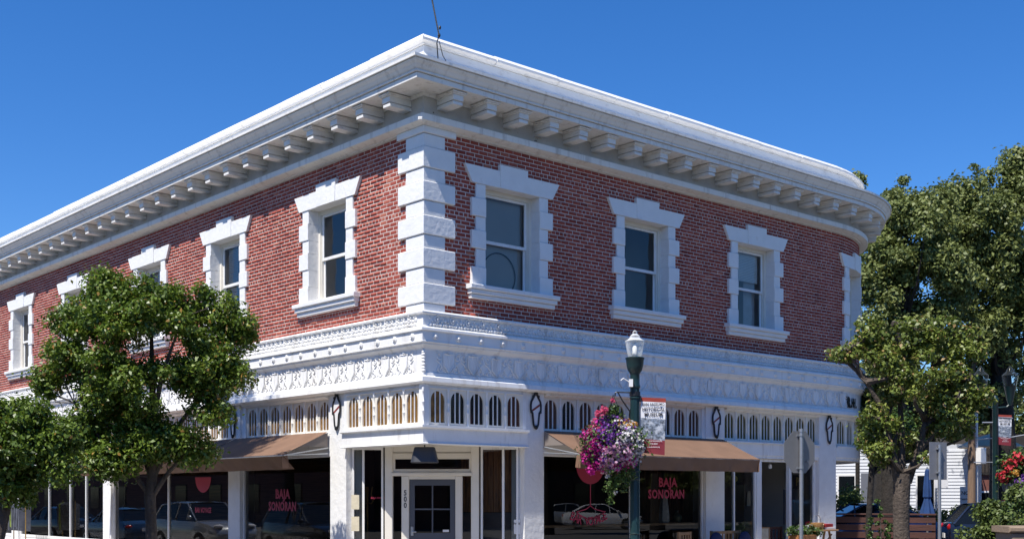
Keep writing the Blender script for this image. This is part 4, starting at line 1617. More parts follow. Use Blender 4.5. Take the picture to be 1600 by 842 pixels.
trunk = [(0.2, 0, 0, 0.6), (0.2, 0, 3, 0.5), (0.1, 0, 6, 0.4), (0, 0, 10, 0.2)]
ells = [E_(1530, 350, 70, 70, 80), E_(1515, 300, 38, 32, 45), E_(1575, 300, 46, 42, 50), E_(1550, 285, 30, 26, 34), E_(1610, 350, 70, 90, 80), E_(1555, 440, 80, 80, 80), E_(1505, 420, 50, 55, 50), E_(1540, 530, 90, 60, 80), E_(1630, 480, 80, 90, 80),
        E_(1590, 620, 90, 60, 60, .5), E_(1530, 615, 60, 50, 50, .5), E_(1620, 690, 110, 60, 50, 11), E_(1540, 680, 60, 60, 40, 11), E_(1495, 350, 36, 46, 40), E_(1517, 268, 10, 22), E_(1553, 262, 13, 20), E_(1588, 254, 15, 24), E_(1600, 262, 16, 24), E_(1500, 296, 14, 18), E_(1536, 276, 12, 16)]
tree('background_tree', 'tallest dark green tree on the far right above the second street lamp', 'tree', at(PX, T), trunk, ells, 240, (0.25, 0.8), 76000, 0.16, 'leafC', 'bark_dark',
     group='tall trees beyond the building', nbranch=24, shell=0.7, surf=0.55, browntips=0.0, tonebias=-0.03)
# a darker row behind the far buildings
for i, (px_, w_) in enumerate(((1330, 90), (1450, 90), (1580, 100), (1700, 100))):
    T, PX = 68.0, px_
    tree('background_tree', ['dark tree low behind the rounded building end', 'dark tree low behind the white clapboard building', 'dark tree low behind the brick building with balcony', 'dark tree beyond the right edge'][i], 'tree', at(PX, T),
         [(0, 0, 0, 0.4), (0, 0, 3, 0.3), (0, 0, 6, 0.15)], [E_(px_, 665, w_, 60, 60), E_(px_-40, 710, 50, 50, 50), E_(px_+40, 710, 50, 60, 50)], 50, (0.7, 1.3), 9000, 0.30, 'leafC', 'bark_dark',
         group='tall trees beyond the building', nbranch=6, shell=0.6, surf=0.5, tonebias=-0.1, browntips=0)
# thin bare-topped sapling showing over the cornice
T, PX = 47.0, 1400
trunk = [(0.3, 0, 0, 0.12), (0.2, 0, 6, 0.08), (0.0, 0, 9.5, 0.05), (0.05, 0, 11.0, 0.03), (0.25, 0, 11.8, 0.02), (0.42, 0, 12.1, 0.012)]
limbs = [[(0.0, 0, 10.4, 0.03), (-0.25, 0, 11.0, 0.02), (-0.2, 0, 11.7, 0.01)], [(0.03, 0, 10.9, 0.03), (0.3, 0, 11.2, 0.02), (0.35, 0, 12.0, 0.01)]]
ells = [E_(1398, 300, 20, 16), E_(1412, 282, 10, 12), E_(1392, 320, 22, 18)]
tree('slender_tree', 'slender thinly leaved treetop showing above the end of the cornice', 'tree', at(PX, T), trunk, ells, 26, (0.10, 0.26), 900, 0.13, 'leafC', 'bark_dark', nbranch=12, limbs=limbs, shell=0.2)
T, PX = 45.0, 1340
trunk = [(0, 0, 0, 0.09), (0, 0, 8, 0.07), (0, 0, 13, 0.03)]
tree('slender_tree', 'treetop tuft peeping over the parapet at its rounded end', 'tree', at(PX, T), trunk, [E_(1340, 290, 8, 22), E_(1350, 330, 16, 30)], 16, (0.2, 0.36), 1600, 0.16, 'leafC', 'bark_dark', nbranch=6, shell=0.5)

# ivy-clad sapling and a thick dark trunk behind the right street tree
T, PX = 27.0, 1360
trunk = [(-0.05, 0, 0, 0.075), (-0.04, 0, 1.2, 0.065), (0.02, 0, 2.2, 0.07), (0.08, 0, 3.2, 0.05)]
ells = [E_(1374, 692, 34, 36, 36), E_(1372, 664, 24, 26, 26), E_(1398, 670, 36, 36, 36)]
tree('young_tree', 'young tree with thin dark trunk between the building end and the forked street tree', 'tree', at(PX, T), trunk, ells, 34, (0.14, 0.30), 4500, 0.11, 'leafE', 'bark_dark', nbranch=10, shell=0.3)
T, PX = 31.0, 1392
trunk = [(0, 0, 0, 0.40), (0.0, 0, 1.0, 0.30), (0.03, 0, 2.5, 0.26), (0.15, 0, 4.0, 0.24), (0.3, 0, 6.0, 0.15)]
ells = [E_(1400, 690, 70, 40, 50, .4), E_(1450, 640, 70, 60, 50, .6), E_(1385, 620, 40, 60, 50, .4)]
tree('old_tree', 'thick dark trunked tree in shade behind the slatted wooden barrier', 'tree', at(PX, T), trunk, ells, 60, (0.25, 0.5), 11000, 0.13, 'leafC', 'bark_dark', nbranch=16, shell=0.4, tonebias=-0.1)

T, PX = 0, 0
tree('tall_tree', 'very tall slender tree standing across the left street, out of the frame', 'tree', Vector((-9.6, 5.2, -0.1)), [(0, 0, 0, 0.3), (0.1, 0, 6, 0.24), (0, 0, 12, 0.17), (0, 0, 18, 0.06)],
     [(0, 0, 16.7, 2.4, 2.6, 1.6)], 50, (0.3, 0.7), 11000, 0.16, 'leafC', nbranch=14, shell=0.4)
# -- trees out of the frame: across both streets, seen in the shop windows; one throws its shade on the left awning
src = [o for o in bpy.data.objects if o.name.startswith('background_tree') and o.parent is None]


def copy_tree(o, loc, rz, sc, label, group):
    c = o.copy()
    COL.objects.link(c)
    c.location, c.rotation_euler = loc, (0, 0, rz)
    c.scale = (sc, sc, sc)
    c['label'] = label
    c['group'] = group
    for ch in o.children:
        d = ch.copy()
        COL.objects.link(d)
        d.parent = c
    return c


for i, (x, y, s) in enumerate([(-24, 4, .75), (-25, 14, .8), (-23, 25, .7), (-26, 36, .85), (-25, 47, .8)]):
    copy_tree(src[i % 2], (x, y, -0.1), i*1.3, s, 'dark tree mirrored in the left shop windows, standing across the street', 'trees across the left street')
for i, (x, y, s) in enumerate([(16, -26, .75), (26, -24, .8), (37, -27, .75), (48, -24, .85), (60, -30, .9), (74, -34, .9)]):
    copy_tree(src[(i+1) % 2], (x, y, -0.1), i*2.1, s, 'dark tree mirrored in the right shop windows, standing across the street', 'trees across the right street')


# ------------------------------------------------------------------ street furniture
def flowers(parent, blobs, n, size, m, name, rnd=0.25):
    """many small five-petalled blossoms as one part; blobs (x, y, z, r, weight)"""
    b = np.array(blobs, float)
    idx = RNG.choice(len(b), n, p=b[:, 4]/b[:, 4].sum())
    d = RNG.normal(0, 1, (n, 3))
    d /= np.linalg.norm(d, axis=1)[:, None]
    c = b[idx, :3] + d*(b[idx, 3]*RNG.uniform(0.55, 1.05, n))[:, None]
    nn = d*0.8 + RNG.normal(0, 0.35, (n, 3)) + np.array([0, 0, 0.25])
    nn /= np.linalg.norm(nn, axis=1)[:, None]
    a = np.cross(nn, RNG.normal(0, 1, (n, 3)))
    a /= np.linalg.norm(a, axis=1)[:, None]
    e = np.cross(nn, a)
    R = (size*RNG.uniform(0.7, 1.25, n))[:, None]
    vs, K = [c - nn*R*0.25], 5
    for k in range(K*2):
        t = math.pi*k/K
        rr = 1.0 if k % 2 == 0 else 0.62
        vs.append(c + (a*math.cos(t)+e*math.sin(t))*R*rr + nn*R*0.12*(1 if k % 2 == 0 else 0))
    v = np.stack(vs, 1).reshape(-1, 3)
    f = []
    for k in range(K):
        i0 = 1+(2*k-1) % (2*K)
        f.append([0, i0, 1+2*k, 1+(2*k+1) % (2*K)])
    f = ((np.arange(n)*(2*K+1))[:, None, None] + np.array(f)[None]).reshape(-1, 4)
    o = link(name, tone_mesh(name, v, f, np.repeat(RNG.random(n), K), m), parent)
    o['kind'] = 'stuff'
    return o


def greens(parent, blobs, n, size, m, name='foliage', shell=0.2):
    p, d, idx = crown_points([b[:4] for b in blobs], n, shell)
    o = link(name, leaves(p, d, size, np.clip(RNG.normal(0.45, 0.2, n), 0, 0.95), m, name), parent)
    o['kind'] = 'stuff'
    return o


def trail(parent, starts, n, size, m, name):
    pts, dd = [], []
    for (x, y, z, ln) in starts:
        for _ in range(int(n*ln)):
            q = random.random()*ln
            pts.append((x+random.gauss(0, .035)+0.04*math.sin(q*9), y+random.gauss(0, .035), z-q))
            dd.append((random.gauss(0, 1), random.gauss(0, 1), -0.3))
    o = link(name, leaves(np.array(pts), np.array(dd), size, np.clip(RNG.normal(0.6, 0.2, len(pts)), 0, 1), m, name), parent)
    o['kind'] = 'stuff'


CAMR = math.atan2(RGT[1], RGT[0])

# -- street lamp in front of the right facade
T = 22.0
lx = at(992, T)
lamp = thing('street_lamp', 'dark green street lamp with clear acorn globe before the right facade', 'street lamp', lx, CAMR, 'acorn street lamps')
m_ = MB()
m_.lathe([(0.20, 0), (0.20, 0.12), (0.15, 0.2), (0.14, 0.75), (0.115, 0.82), (0.112, 0.9), (0.092, 1.0), (0.085, 3.75)], 20, flute=0.07)
for z in (1.05, 2.05, 2.2, 2.75, 3.55, 3.75):
    m_.lathe([(0.092, z), (0.100, z+0.008), (0.100, z+0.022), (0.092, z+0.03)], 16)
obj('pole', m_, M['green'], lamp, smooth=True)
m_ = MB()
m_.lathe([(0.085, 3.75), (0.10, 3.78), (0.088, 3.82), (0.086, 4.00), (0.10, 4.03), (0.13, 4.07), (0.155, 4.16), (0.165, 4.27), (0.175, 4.285), (0.178, 4.305), (0.15, 4.315), (0.14, 4.32)], 20)
obj('capital', m_, M['green'], lamp, smooth=True)
m_ = MB()
m_.lathe([(0.125, 4.315), (0.148, 4.42), (0.168, 4.54), (0.178, 4.585), (0.184, 4.60), (0.182, 4.615), (0.14, 4.64), (0.105, 4.665), (0.092, 4.69), (0.095, 4.70), (0.06, 4.735), (0.04, 4.75), (0.043, 4.775), (0.03, 4.80), (0.004, 4.815)], 24)
obj('globe', m_, M['lampglass'], lamp, smooth=True)
m_ = MB()
m_.lathe([(0.04, 4.32), (0.05, 4.36), (0.045, 4.50), (0.02, 4.53)], 10)
obj('bulb', m_, M['plaque'], lamp, smooth=True)
m_ = MB()
m_.tube([(0, 0, 3.665), (-0.34, -0.02, 3.672), (-0.365, -0.02, 3.66), (-0.37, -0.02, 3.60)], 0.014, 6)
m_.tube([(-0.315, -0.02, 3.668), (-0.24, -0.01, 3.53), (-0.08, 0, 3.30)], 0.013, 6)
m_.lathe([(0.10, 3.60), (0.10, 3.68)], 12)
obj('basket_arm', m_, M['black'], lamp)
m_ = MB()
m_.tube([(0, 0, 3.56), (0.58, 0.05, 3.53)], 0.010, 6)
m_.tube([(0, 0, 2.585), (0.55, 0.05, 2.565)], 0.010, 6)
m_.box(0.07, 0.115, -0.04, 0.04, 3.50, 3.60)
obj('banner_arm', m_, M['black'], lamp)
m_ = MB()
m_.tube([(-0.10, -0.06, 3.85), (-0.22, -0.10, 3.92), (-0.27, -.1, 3.88)], 0.012, 5)
m_.box(-0.12, -0.05, -0.15, -0.08, 3.76, 3.90)
obj('sensor', m_, M['plaque'], lamp)


def banner(loc, rz, w, h, label, small=True):
    t = thing('banner', label, 'banner', loc, rz, 'museum banners on the street lamps')

    def strip(name, z0, z1, m):
        b = MB()
        n, r = 8, 4
        for k in range(r+1):
            for i in range(n+1):
                x = w*i/n
                z = z1+(z0-z1)*k/r
                sk = 0.03*(z/h-0.5)*x/w
                b.v.append((x-0.02*(1-z/h), 0.007*math.sin(2.5*math.pi*x/w+z*2.2)*x/w, z-0.035*x/w+sk))
        for k in range(r):
            for i in range(n):
                a = k*(n+1)+i
                b.f.append((a, a+n+1, a+n+2, a+1))
        o = obj(name, b, m, t, recalc=False)
    strip('top_band', 0.925*h, h, M['banred'])
    strip('title_panel', 0.63*h, 0.925*h, M['banwhite'])
    strip('photo_panel', 0.255*h, 0.63*h, M['banphoto'])
    strip('bottom_band', 0.0, 0.255*h, M['banmaroon'])
    d = -0.014
    letters('lettering', 'SAN ANSELMO', 0.072*w/0.46, M['ink'], t, (w*0.50, d, h*0.868), 0.001, 0.86, rz=R_(-2))
    letters('lettering', 'HISTORICAL', 0.100*w/0.46, M['ink'], t, (w*0.50, d, h*0.778), 0.0015, 0.76)
    letters('lettering', 'MUSEUM', 0.100*w/0.46, M['ink'], t, (w*0.50, d, h*0.684), 0.0015, 0.88)
    if small:
        letters('lettering', 'LOCATED ON THE LOWER LEVEL', 0.034, M['banwhite'], t, (w*0.5, d, h*0.205), 0.0005, 0.62)
        letters('lettering', 'OF THE LIBRARY', 0.034, M['banwhite'], t, (w*0.5, d, h*0.155), 0.0005, 0.62)
        letters('lettering', 'sananselmohistory.org', 0.034, M['banwhite'], t, (w*0.5, d, h*0.10), 0.0005, 0.74)
    return t


d = Vector((math.cos(CAMR), math.sin(CAMR), 0))
banner(lx + d*0.115 + Vector((0, 0, 2.56)), CAMR, 0.455, 1.02, 'museum banner with photo panel hanging on the near lamp beside the flower basket')

fb_ = thing('flower_basket', 'overflowing hanging basket of magenta, purple, pale pink and white flowers on the near lamp', 'flower basket', at(958, 21.9, 2.42), CAMR, 'hanging flower baskets')
m_ = MB()
m_.lathe([(0.16, -0.16), (0.26, -0.10), (0.32, 0.05), (0.34, 0.18)], 16)
obj('basket', m_, M['fabric1'], fb_)
m_ = MB()
for a in (0, 2.1, 4.2):
    m_.tube([(0.42*math.cos(a), 0.42*math.sin(a), 0.18), (0.0, 0, 1.2)], 0.005, 4)
obj('hanger', m_, M['black'], fb_)
greens(fb_, [(0, 0, 0.30, 0.50), (-0.2, -.05, 0.35, 0.40), (0.22, -.05, 0.35, 0.40), (0.0, 0, 0.72, 0.24), (-0.02, -.1, 0.92, 0.12), (-.38, -.05, 0.0, .20), (.1, 0, 0.0, 0.35)], 5200, 0.065, M['leafE'], shell=0.6)
NB = 7500
dv = RNG.normal(0, 1, (NB, 3))
dv /= np.linalg.norm(dv, axis=1)[:, None]
lump = 0.50 + 0.05*np.sin(dv[:, 0]*9+1)*np.cos(dv[:, 2]*8) + RNG.normal(0, 0.025, NB)
bp = dv*lump[:, None]*np.array([1.06, 1.0, 1.02]) + np.array([0, 0, 0.28])
jx, jz = bp[:, 0]+RNG.normal(0, 0.07, NB), bp[:, 2]+RNG.normal(0, 0.07, NB)
keep = RNG.random(NB) < np.where((jz > 0.55) & (jx < 0.15), 0.35, 0.95)
kind = np.full(NB, 'purple', dtype=object)
kind[(jx < -0.26)] = 'magenta'
kind[(jx < -0.30) & (jz > 0.50)] = 'rose'
kind[(jx > -0.20) & (jz < 0.30)] = 'pale_pink'
kind[(jx > 0.06) & (jz > 0.26)] = 'white'
kind[(jx > 0.34)] = 'white'
kind[(jz < -0.10) & (jx > 0.02)] = 'magenta'
kind[(jz > 0.66) & (jx > 0.1)] = 'orange'
mixin = RNG.random(NB)
kind[(mixin < 0.06)] = 'purple'
kind[(mixin > 0.95)] = 'white'
for kn, mk, szf in (('magenta', 'fl_magenta', 0.031), ('purple', 'fl_purple', 0.030), ('pale_pink', 'fl_pink', 0.034), ('white', 'fl_white', 0.029), ('rose', 'fl_rose', 0.030), ('orange', 'fl_orange', 0.027)):
    sel = np.where((kind == kn) & keep)[0]
    if len(sel):
        flowers(fb_, [(p[0], p[1], p[2], 0.012, 1) for p in bp[sel]], len(sel), szf, M[mk], kn+'_flowers')
flowers(fb_, [(-0.30, -0.20, 0.84, 0.075, 1), (-0.17, -0.2, 0.90, 0.08, 1), (-0.02, -.1, 1.08, 0.04, .3)], 90, 0.030, M['fl_rose'], 'rose_flowers')
flowers(fb_, [(-0.48, -.1, -0.02, 0.11, 1), (-0.42, -.15, -0.18, 0.10, 1)], 160, 0.030, M['fl_magenta'], 'magenta_flowers')
trail(fb_, [(-0.12, -0.25, -0.15, 0.45), (-0.02, -0.2, -0.2, 0.62), (0.08, -0.2, -0.15, 0.36), (0.20, -0.15, -0.18, 0.42), (0.30, -.1, -.1, .25), (0.02, -.22, -.15, .4), (.12, -.22, -.15, .3)], 330, 0.05, M['leafE'], 'trailing_stems')
flowers(fb_, [(-0.13, -0.26, -0.3, 0.04, 1), (0.21, -0.16, -0.45, 0.035, 1), (0.02, -0.22, -0.6, 0.04, 1), (-.1, -.26, -.22, .05, 1)], 34, 0.022, M['fl_white'], 'trailing_flowers')

# -- octagonal sign seen from behind, and a rectangular one further right
sp = at(1252, 21.9)
sg_ = thing('stop_sign', 'back of an octagonal traffic sign on a round galvanised post', 'road sign', sp, R_(-10), 'road signs seen from behind')
m_ = MB()
m_.tube([(0, 0, 0), (0, 0, 2.945)], 0.037, 12)
m_.lathe([(0.044, 2.93), (0.044, 2.985), (0.03, 2.99)], 12)
obj('post', m_, M['steel'], sg_, smooth=True)
oc = [(0.385/math.cos(math.pi/8)*math.cos(math.pi/8+k*math.pi/4), 2.565+0.385/math.cos(math.pi/8)*math.sin(math.pi/8+k*math.pi/4)) for k in range(8)]
m_ = MB()
m_.prism(oc, 0.045, 0.050)
obj('sign_plate', m_, M['signback'], sg_)
m_ = MB()
m_.prism([(x*0.995, 2.565+(z-2.565)*0.995) for x, z in oc], 0.0505, 0.052)
obj('sign_face', m_, M['signred'], sg_)
m_ = MB()
for z in (2.87, 2.27):
    m_.box(-0.075, 0.075, 0.033, 0.046, z-0.018, z+0.018)
    m_.lathe([(0.047, z-0.015), (0.047, z+0.015)], 12)
m_.box(0.16, 0.21, 0.03, 0.045, 2.38, 2.41)
obj('clamp', m_, M['steel'], sg_)
s2 = at(1468, 20.0)
sg_ = thing('parking_sign', 'grey back of a rectangular sign on a thin post under the right street tree', 'road sign', s2, R_(-15), 'road signs seen from behind')
m_ = MB()
m_.tube([(0, 0, 0), (0, 0, 2.62)], 0.028, 10)
obj('post', m_, M['steel'], sg_, smooth=True)
m_ = MB()
m_.cbox(-0.20, 0.20, 0.03, 0.034, 2.03, 2.66, 0.002)
obj('sign_plate', m_, M['signback'], sg_)
m_ = MB()
for z in (2.55, 2.15):
    m_.box(-0.05, 0.05, -0.02, 0.03, z-0.012, z+0.012)
obj('clamp', m_, M['steel'], sg_)

# -- table with plants, basket and book in front of the last pier
tb = at(1264, 28.0)
tab = thing('side_table', 'small wooden trestle table in front of the last white pier', 'table', tb, 0)
m_ = MB()
m_.cbox(-0.10, 0.85, -0.25, 0.25, 0.93, 0.965, 0.006)
obj('table_top', m_, M['counter'], tab)
for x in (0.03, 0.73):
    for y0, y1 in ((-0.24, -0.02), (0.24, 0.02)):
        m_ = MB()
        m_.tube([(x, y0, 0), (x, y1*3, 0.93)], 0.032, 4)
        obj('leg', m_, M['chair'], tab)
m_ = MB()
m_.tube([(0.05, -0.14, 0.35), (0.72, -0.14, 0.85)], 0.025, 4)
obj('brace', m_, M['chair'], tab)
pl = thing('planter_box', 'wooden box of bright green trailing plants left of the trestle table', 'planter', tb + Vector((-0.42, -0.12, 0)), 0)
m_ = MB()
m_.cbox(-0.36, 0.36, -0.14, 0.14, 0.0, 0.86, 0.008)
obj('box', m_, M['wood'], pl)
greens(pl, [(-0.3, 0, 0.95, 0.16), (0, 0, 0.96, 0.16), (0.3, 0, 0.97, 0.18), (0.5, -0.05, 0.92, 0.14), (-.5, 0, .98, .1)], 700, 0.07, M['leafE'])
flowers(pl, [(-0.25, -.1, 1.0, 0.12, 1), (0.1, -.1, 1.03, 0.1, 1)], 18, 0.03, M['fl_white'], 'white_flowers')
bs = thing('wicker_basket', 'round wicker basket with hooped handle on the trestle table', 'basket', tb + Vector((0.25, -0.05, 0.967)), 0)
m_ = MB()
m_.lathe([(0.13, 0), (0.16, 0.06), (0.17, 0.16), (0.16, 0.165), (0.14, 0.03)], 14)
obj('bowl', m_, M['wicker'], bs, smooth=True)
m_ = MB()
m_.tube([(0.16*math.cos(a), 0, 0.15+0.20*math.sin(a)) for a in [math.pi*k/12 for k in range(13)]], 0.010, 6)
obj('handle', m_, M['steel'], bs)
bo = MB()
bo.cbox(-0.20, 0.20, -0.12, 0.12, 0, 0.055, 0.004)
tag(obj('white_box', bo, M['plaque'], None, tb + Vector((0.62, -0.05, 0.967))), 'flat white box under the red book on the trestle table', 'box')
bo = MB()
bo.cbox(-0.19, 0.19, -0.11, 0.11, 0, 0.075, 0.004)
tag(obj('red_book', bo, M['redbook'], None, tb + Vector((0.58, -0.05, 1.024)), R_(6)), 'thick red book on the flat white box', 'book')


def slat_chair(loc, rz, w, label, name='slat_chair', cat='chair', cushion=True):
    t = thing(name, label, cat, loc, rz)
    m = MB()
    m.cbox(-w/2, w/2, -0.24, 0.22, 0.42, 0.45, 0.006)
    obj('seat', m, M['chair'], t)
    for x in (-w/2+0.03, w/2-0.03):
        m = MB()
        m.box(x-0.025, x+0.025, 0.19, 0.235, 0, 1.0)
        obj('back_post', m, M['chair'], t)
        m = MB()
        m.box(x-0.025, x+0.025, -0.23, -0.185, 0, 0.42)
        obj('leg', m, M['chair'], t)
    m = MB()
    m.box(-w/2+0.055, w/2-0.055, 0.195, 0.23, 0.93, 0.99)
    obj('top_rail', m, M['chair'], t)
    m = MB()
    m.box(-w/2+0.055, w/2-0.055, 0.195, 0.23, 0.55, 0.59)
    obj('lower_rail', m, M['chair'], t)
    n = max(4, int(w/0.11))
    sm_ = MB()
    sm_.box(-0.02, 0.02, 0.205, 0.22, 0.59, 0.93)
    sm_ = mesh_of('slat', sm_, M['chair'])
    for k in range(n):
        link('slat', sm_, t, (-w/2+0.055+(w-0.11)*(k+0.5)/n, 0, 0))
    return t


slat_chair((6.55, -0.72, 0), R_(4), 0.46, 'wooden slat backed chair under the awning between lamp and white pier')
slat_chair((7.95, -0.70, 0), 0, 1.05, 'short wooden slat backed bench under the right end of the awning', 'slat_bench', 'bench')
for i, (x, lb) in enumerate(((7.46, 'dark navy cushion at the left end of the slat bench'), (8.45, 'dark navy cushion at the right end of the slat bench'))):
    m_ = MB()
    m_.blob((0, 0, 0.22), (0.26, 0.10, 0.26), 12, 8)
    m_.xf(lambda a, b, c: (a*1.0, b, c) if abs(a)+abs(c-0.22) < 9 else (a, b, c))
    tag(obj('cushion', m_, M['navy'], None, (x, -0.62, 0.50), R_(8), smooth=True), lb, 'cushion', 'navy cushions')

# -- things inside the shop windows
cr = thing('coat_rack', 'brass coat rack with curled hooks inside the left entry window', 'coat rack', at(574, 24.6), 0)
m_ = MB()
m_.tube([(0, 0, 0), (0, 0, 1.95)], 0.022, 8)
m_.lathe([(0.2, 0.02), (0.2, 0.05), (0.03, 0.09)], 14)
obj('stem', m_, M['brass'], cr)
for k in range(5):
    a = 2*math.pi*k/5
    m_ = MB()
    m_.tube([(0.02*math.cos(a), 0.02*math.sin(a), 1.62), (0.10*math.cos(a), 0.10*math.sin(a), 1.60), (0.15*math.cos(a), 0.15*math.sin(a), 1.66), (0.10*math.cos(a), 0.10*math.sin(a), 1.80), (0.13*math.cos(a), 0.13*math.sin(a), 1.95)], 0.013, 6)
    obj('hook', m_, M['brass'], cr)
for i, (z0, z1, lb) in enumerate(((1.50, 1.78, 'cream menu sheet on the left entry window, the higher of two'), (1.08, 1.36, 'cream menu sheet on the left entry window, the lower of two'))):
    m_ = MB()
    m_.box(0, 0.15, 0, 0.004, z0, z1)
    q = at(549, 23.05)
    tag(obj('menu_sheet', m_, M['paper'], None, (q.x, q.y, 0), R_(-38)), lb, 'notice', 'cream menu sheets')
ft = MB()
pr = [(0.10, 0), (0.12, 0.03), (0.115, 0.2), (0.10, 0.35), (0.085, 0.5), (0.06, 0.60), (0.045, 0.64), (0.05, 0.68), (0.04, 0.73), (0.01, 0.75)]
ft.lathe(pr, 14, flute=0.12)
tag(obj('figurine', ft, M['ceramic'], None, (6.98, 0.46, 1.172), smooth=True), 'tall white draped figurine on the wooden window counter', 'figurine')
ft = MB()
ft.lathe([(0.06, 0), (0.11, 0.06), (0.115, 0.13), (0.06, 0.19), (0.03, 0.22), (0.035, 0.27)], 14)
tag(obj('vase', ft, M['olivepot'], None, (7.42, 0.46, 1.172), smooth=True), 'small round green vase on the wooden window counter', 'vase')
fl_ = thing('floor_lamp', 'floor lamp with square cream shade inside the open shop door', 'lamp', (10.9, 1.05, 0.02))
m_ = MB()
m_.tube([(0, 0, 0), (0, 0, 1.5)], 0.015, 6)
m_.lathe([(0.15, 0), (0.15, 0.03)], 12)
obj('stand', m_, M['black'], fl_)
m_ = MB()
m_.lathe([(0.20, 1.50), (0.17, 1.85)], 4)
obj('lamp_shade', m_, M['shade'], fl_)
rc = slat_chair((11.0, 0.62, 0.02), R_(160), 0.5, 'dark wooden slat chair standing just inside the shop doorway')
for ch in rc.children:
    ch.data = ch.data.copy()
    ch.data.materials[0] = M['fence']
pf = thing('picture_frame', 'small picture in a pale wood frame leaning low in the shop doorway', 'picture frame', (10.35, 0.30, 0.55), R_(-20))
m_ = MB()
for a in ((-0.19, 0.19, 0, 0.03), (-0.19, 0.19, 0.44, 0.47)):
    m_.box(a[0], a[1], -0.01, 0.01, a[2], a[3])
for a in (-0.19, 0.16):
    m_.box(a, a+0.03, -0.01, 0.01, 0.03, 0.44)
obj('frame', m_, M['counter'], pf)
m_ = MB()
m_.box(-0.16, 0.16, 0.0, 0.006, 0.03, 0.44)
obj('picture', m_, M['paper'], pf)
m_ = MB()
m_.box(-0.25, 0.25, -0.2, 0.2, 0.0, 0.525)
tag(obj('display_plinth', m_, M['darkroom'], None, (10.4, 0.42, 0.02)), 'dark low plinth under the framed picture in the shop doorway', 'plinth')
for x, y, lb in ((9.18, 0.20, 'black square sign with gold letter P in the pane left of the shop door'), (11.62, 0.22, 'black square sign with gold letter P behind the octagonal sign')):
    ps = thing('letter_sign', lb, 'shop sign', (x, y, 0), 0, 'gold letter P signs')
    m_ = MB()
    m_.box(-0.14, 0.14, 0, 0.02, 1.93, 2.27)
    obj('board', m_, M['black'], ps)
    letters('lettering', 'P', 0.27, M['gold'], ps, (0, -0.004, 2.105), 0.012, 0.9)
m_ = MB()
m_.box(-0.13, 0.13, 0, 0.02, 1.0, 2.1)
tag(obj('wall_poster', m_, M['poster'], None, (8.80, 0.5, 0)), 'green and yellow printed poster in the window beside the white pier', 'poster')
m_ = MB()
m_.box(-0.22, 0.22, 0, 0.02, 1.05, 1.92)
tag(obj('dark_panel', m_, M['door'], None, (11.68, 0.5, 0)), 'tall dark panel in the window behind the octagonal sign', 'panel')
m_ = MB()
m_.tube([(0, 0, 2.62), (0, 0, 2.52)], 0.01, 6)
m_.lathe([(0.045, 2.42), (0.05, 2.50), (0.03, 2.53)], 10)
tag(obj('spot_lamp', m_, M['plaque'], None, (10.62, 0.3, 0.0)), 'small white spot lamp under the lintel of the shop door', 'lamp')
ck = thing('clothes_rail', 'clothes rail of grey and green garments seen through the far left window', 'clothes rail', (-0.62, 19.0, 0), R_(90))
m_ = MB()
m_.tube([(-0.5, 0, 0), (-0.5, 0, 1.62), (0.5, 0, 1.62), (0.5, 0, 0)], 0.016, 6)
obj('rail', m_, M['brass'], ck)
for k in range(7):
    m_ = MB()
    x = -0.42+0.14*k
    m_.prism([(-0.05, 1.58), (0.05, 1.58), (0.19, 1.5), (0.17, 0.75+0.05*(k % 3)), (-0.17, 0.72), (-0.19, 1.5)], 0, 0.045)
    m_.xf(lambda a, b, c, x=x: (x+b, a, c))
    obj('garment', m_, M['fabric2' if k == 5 else 'fabric1'], ck)


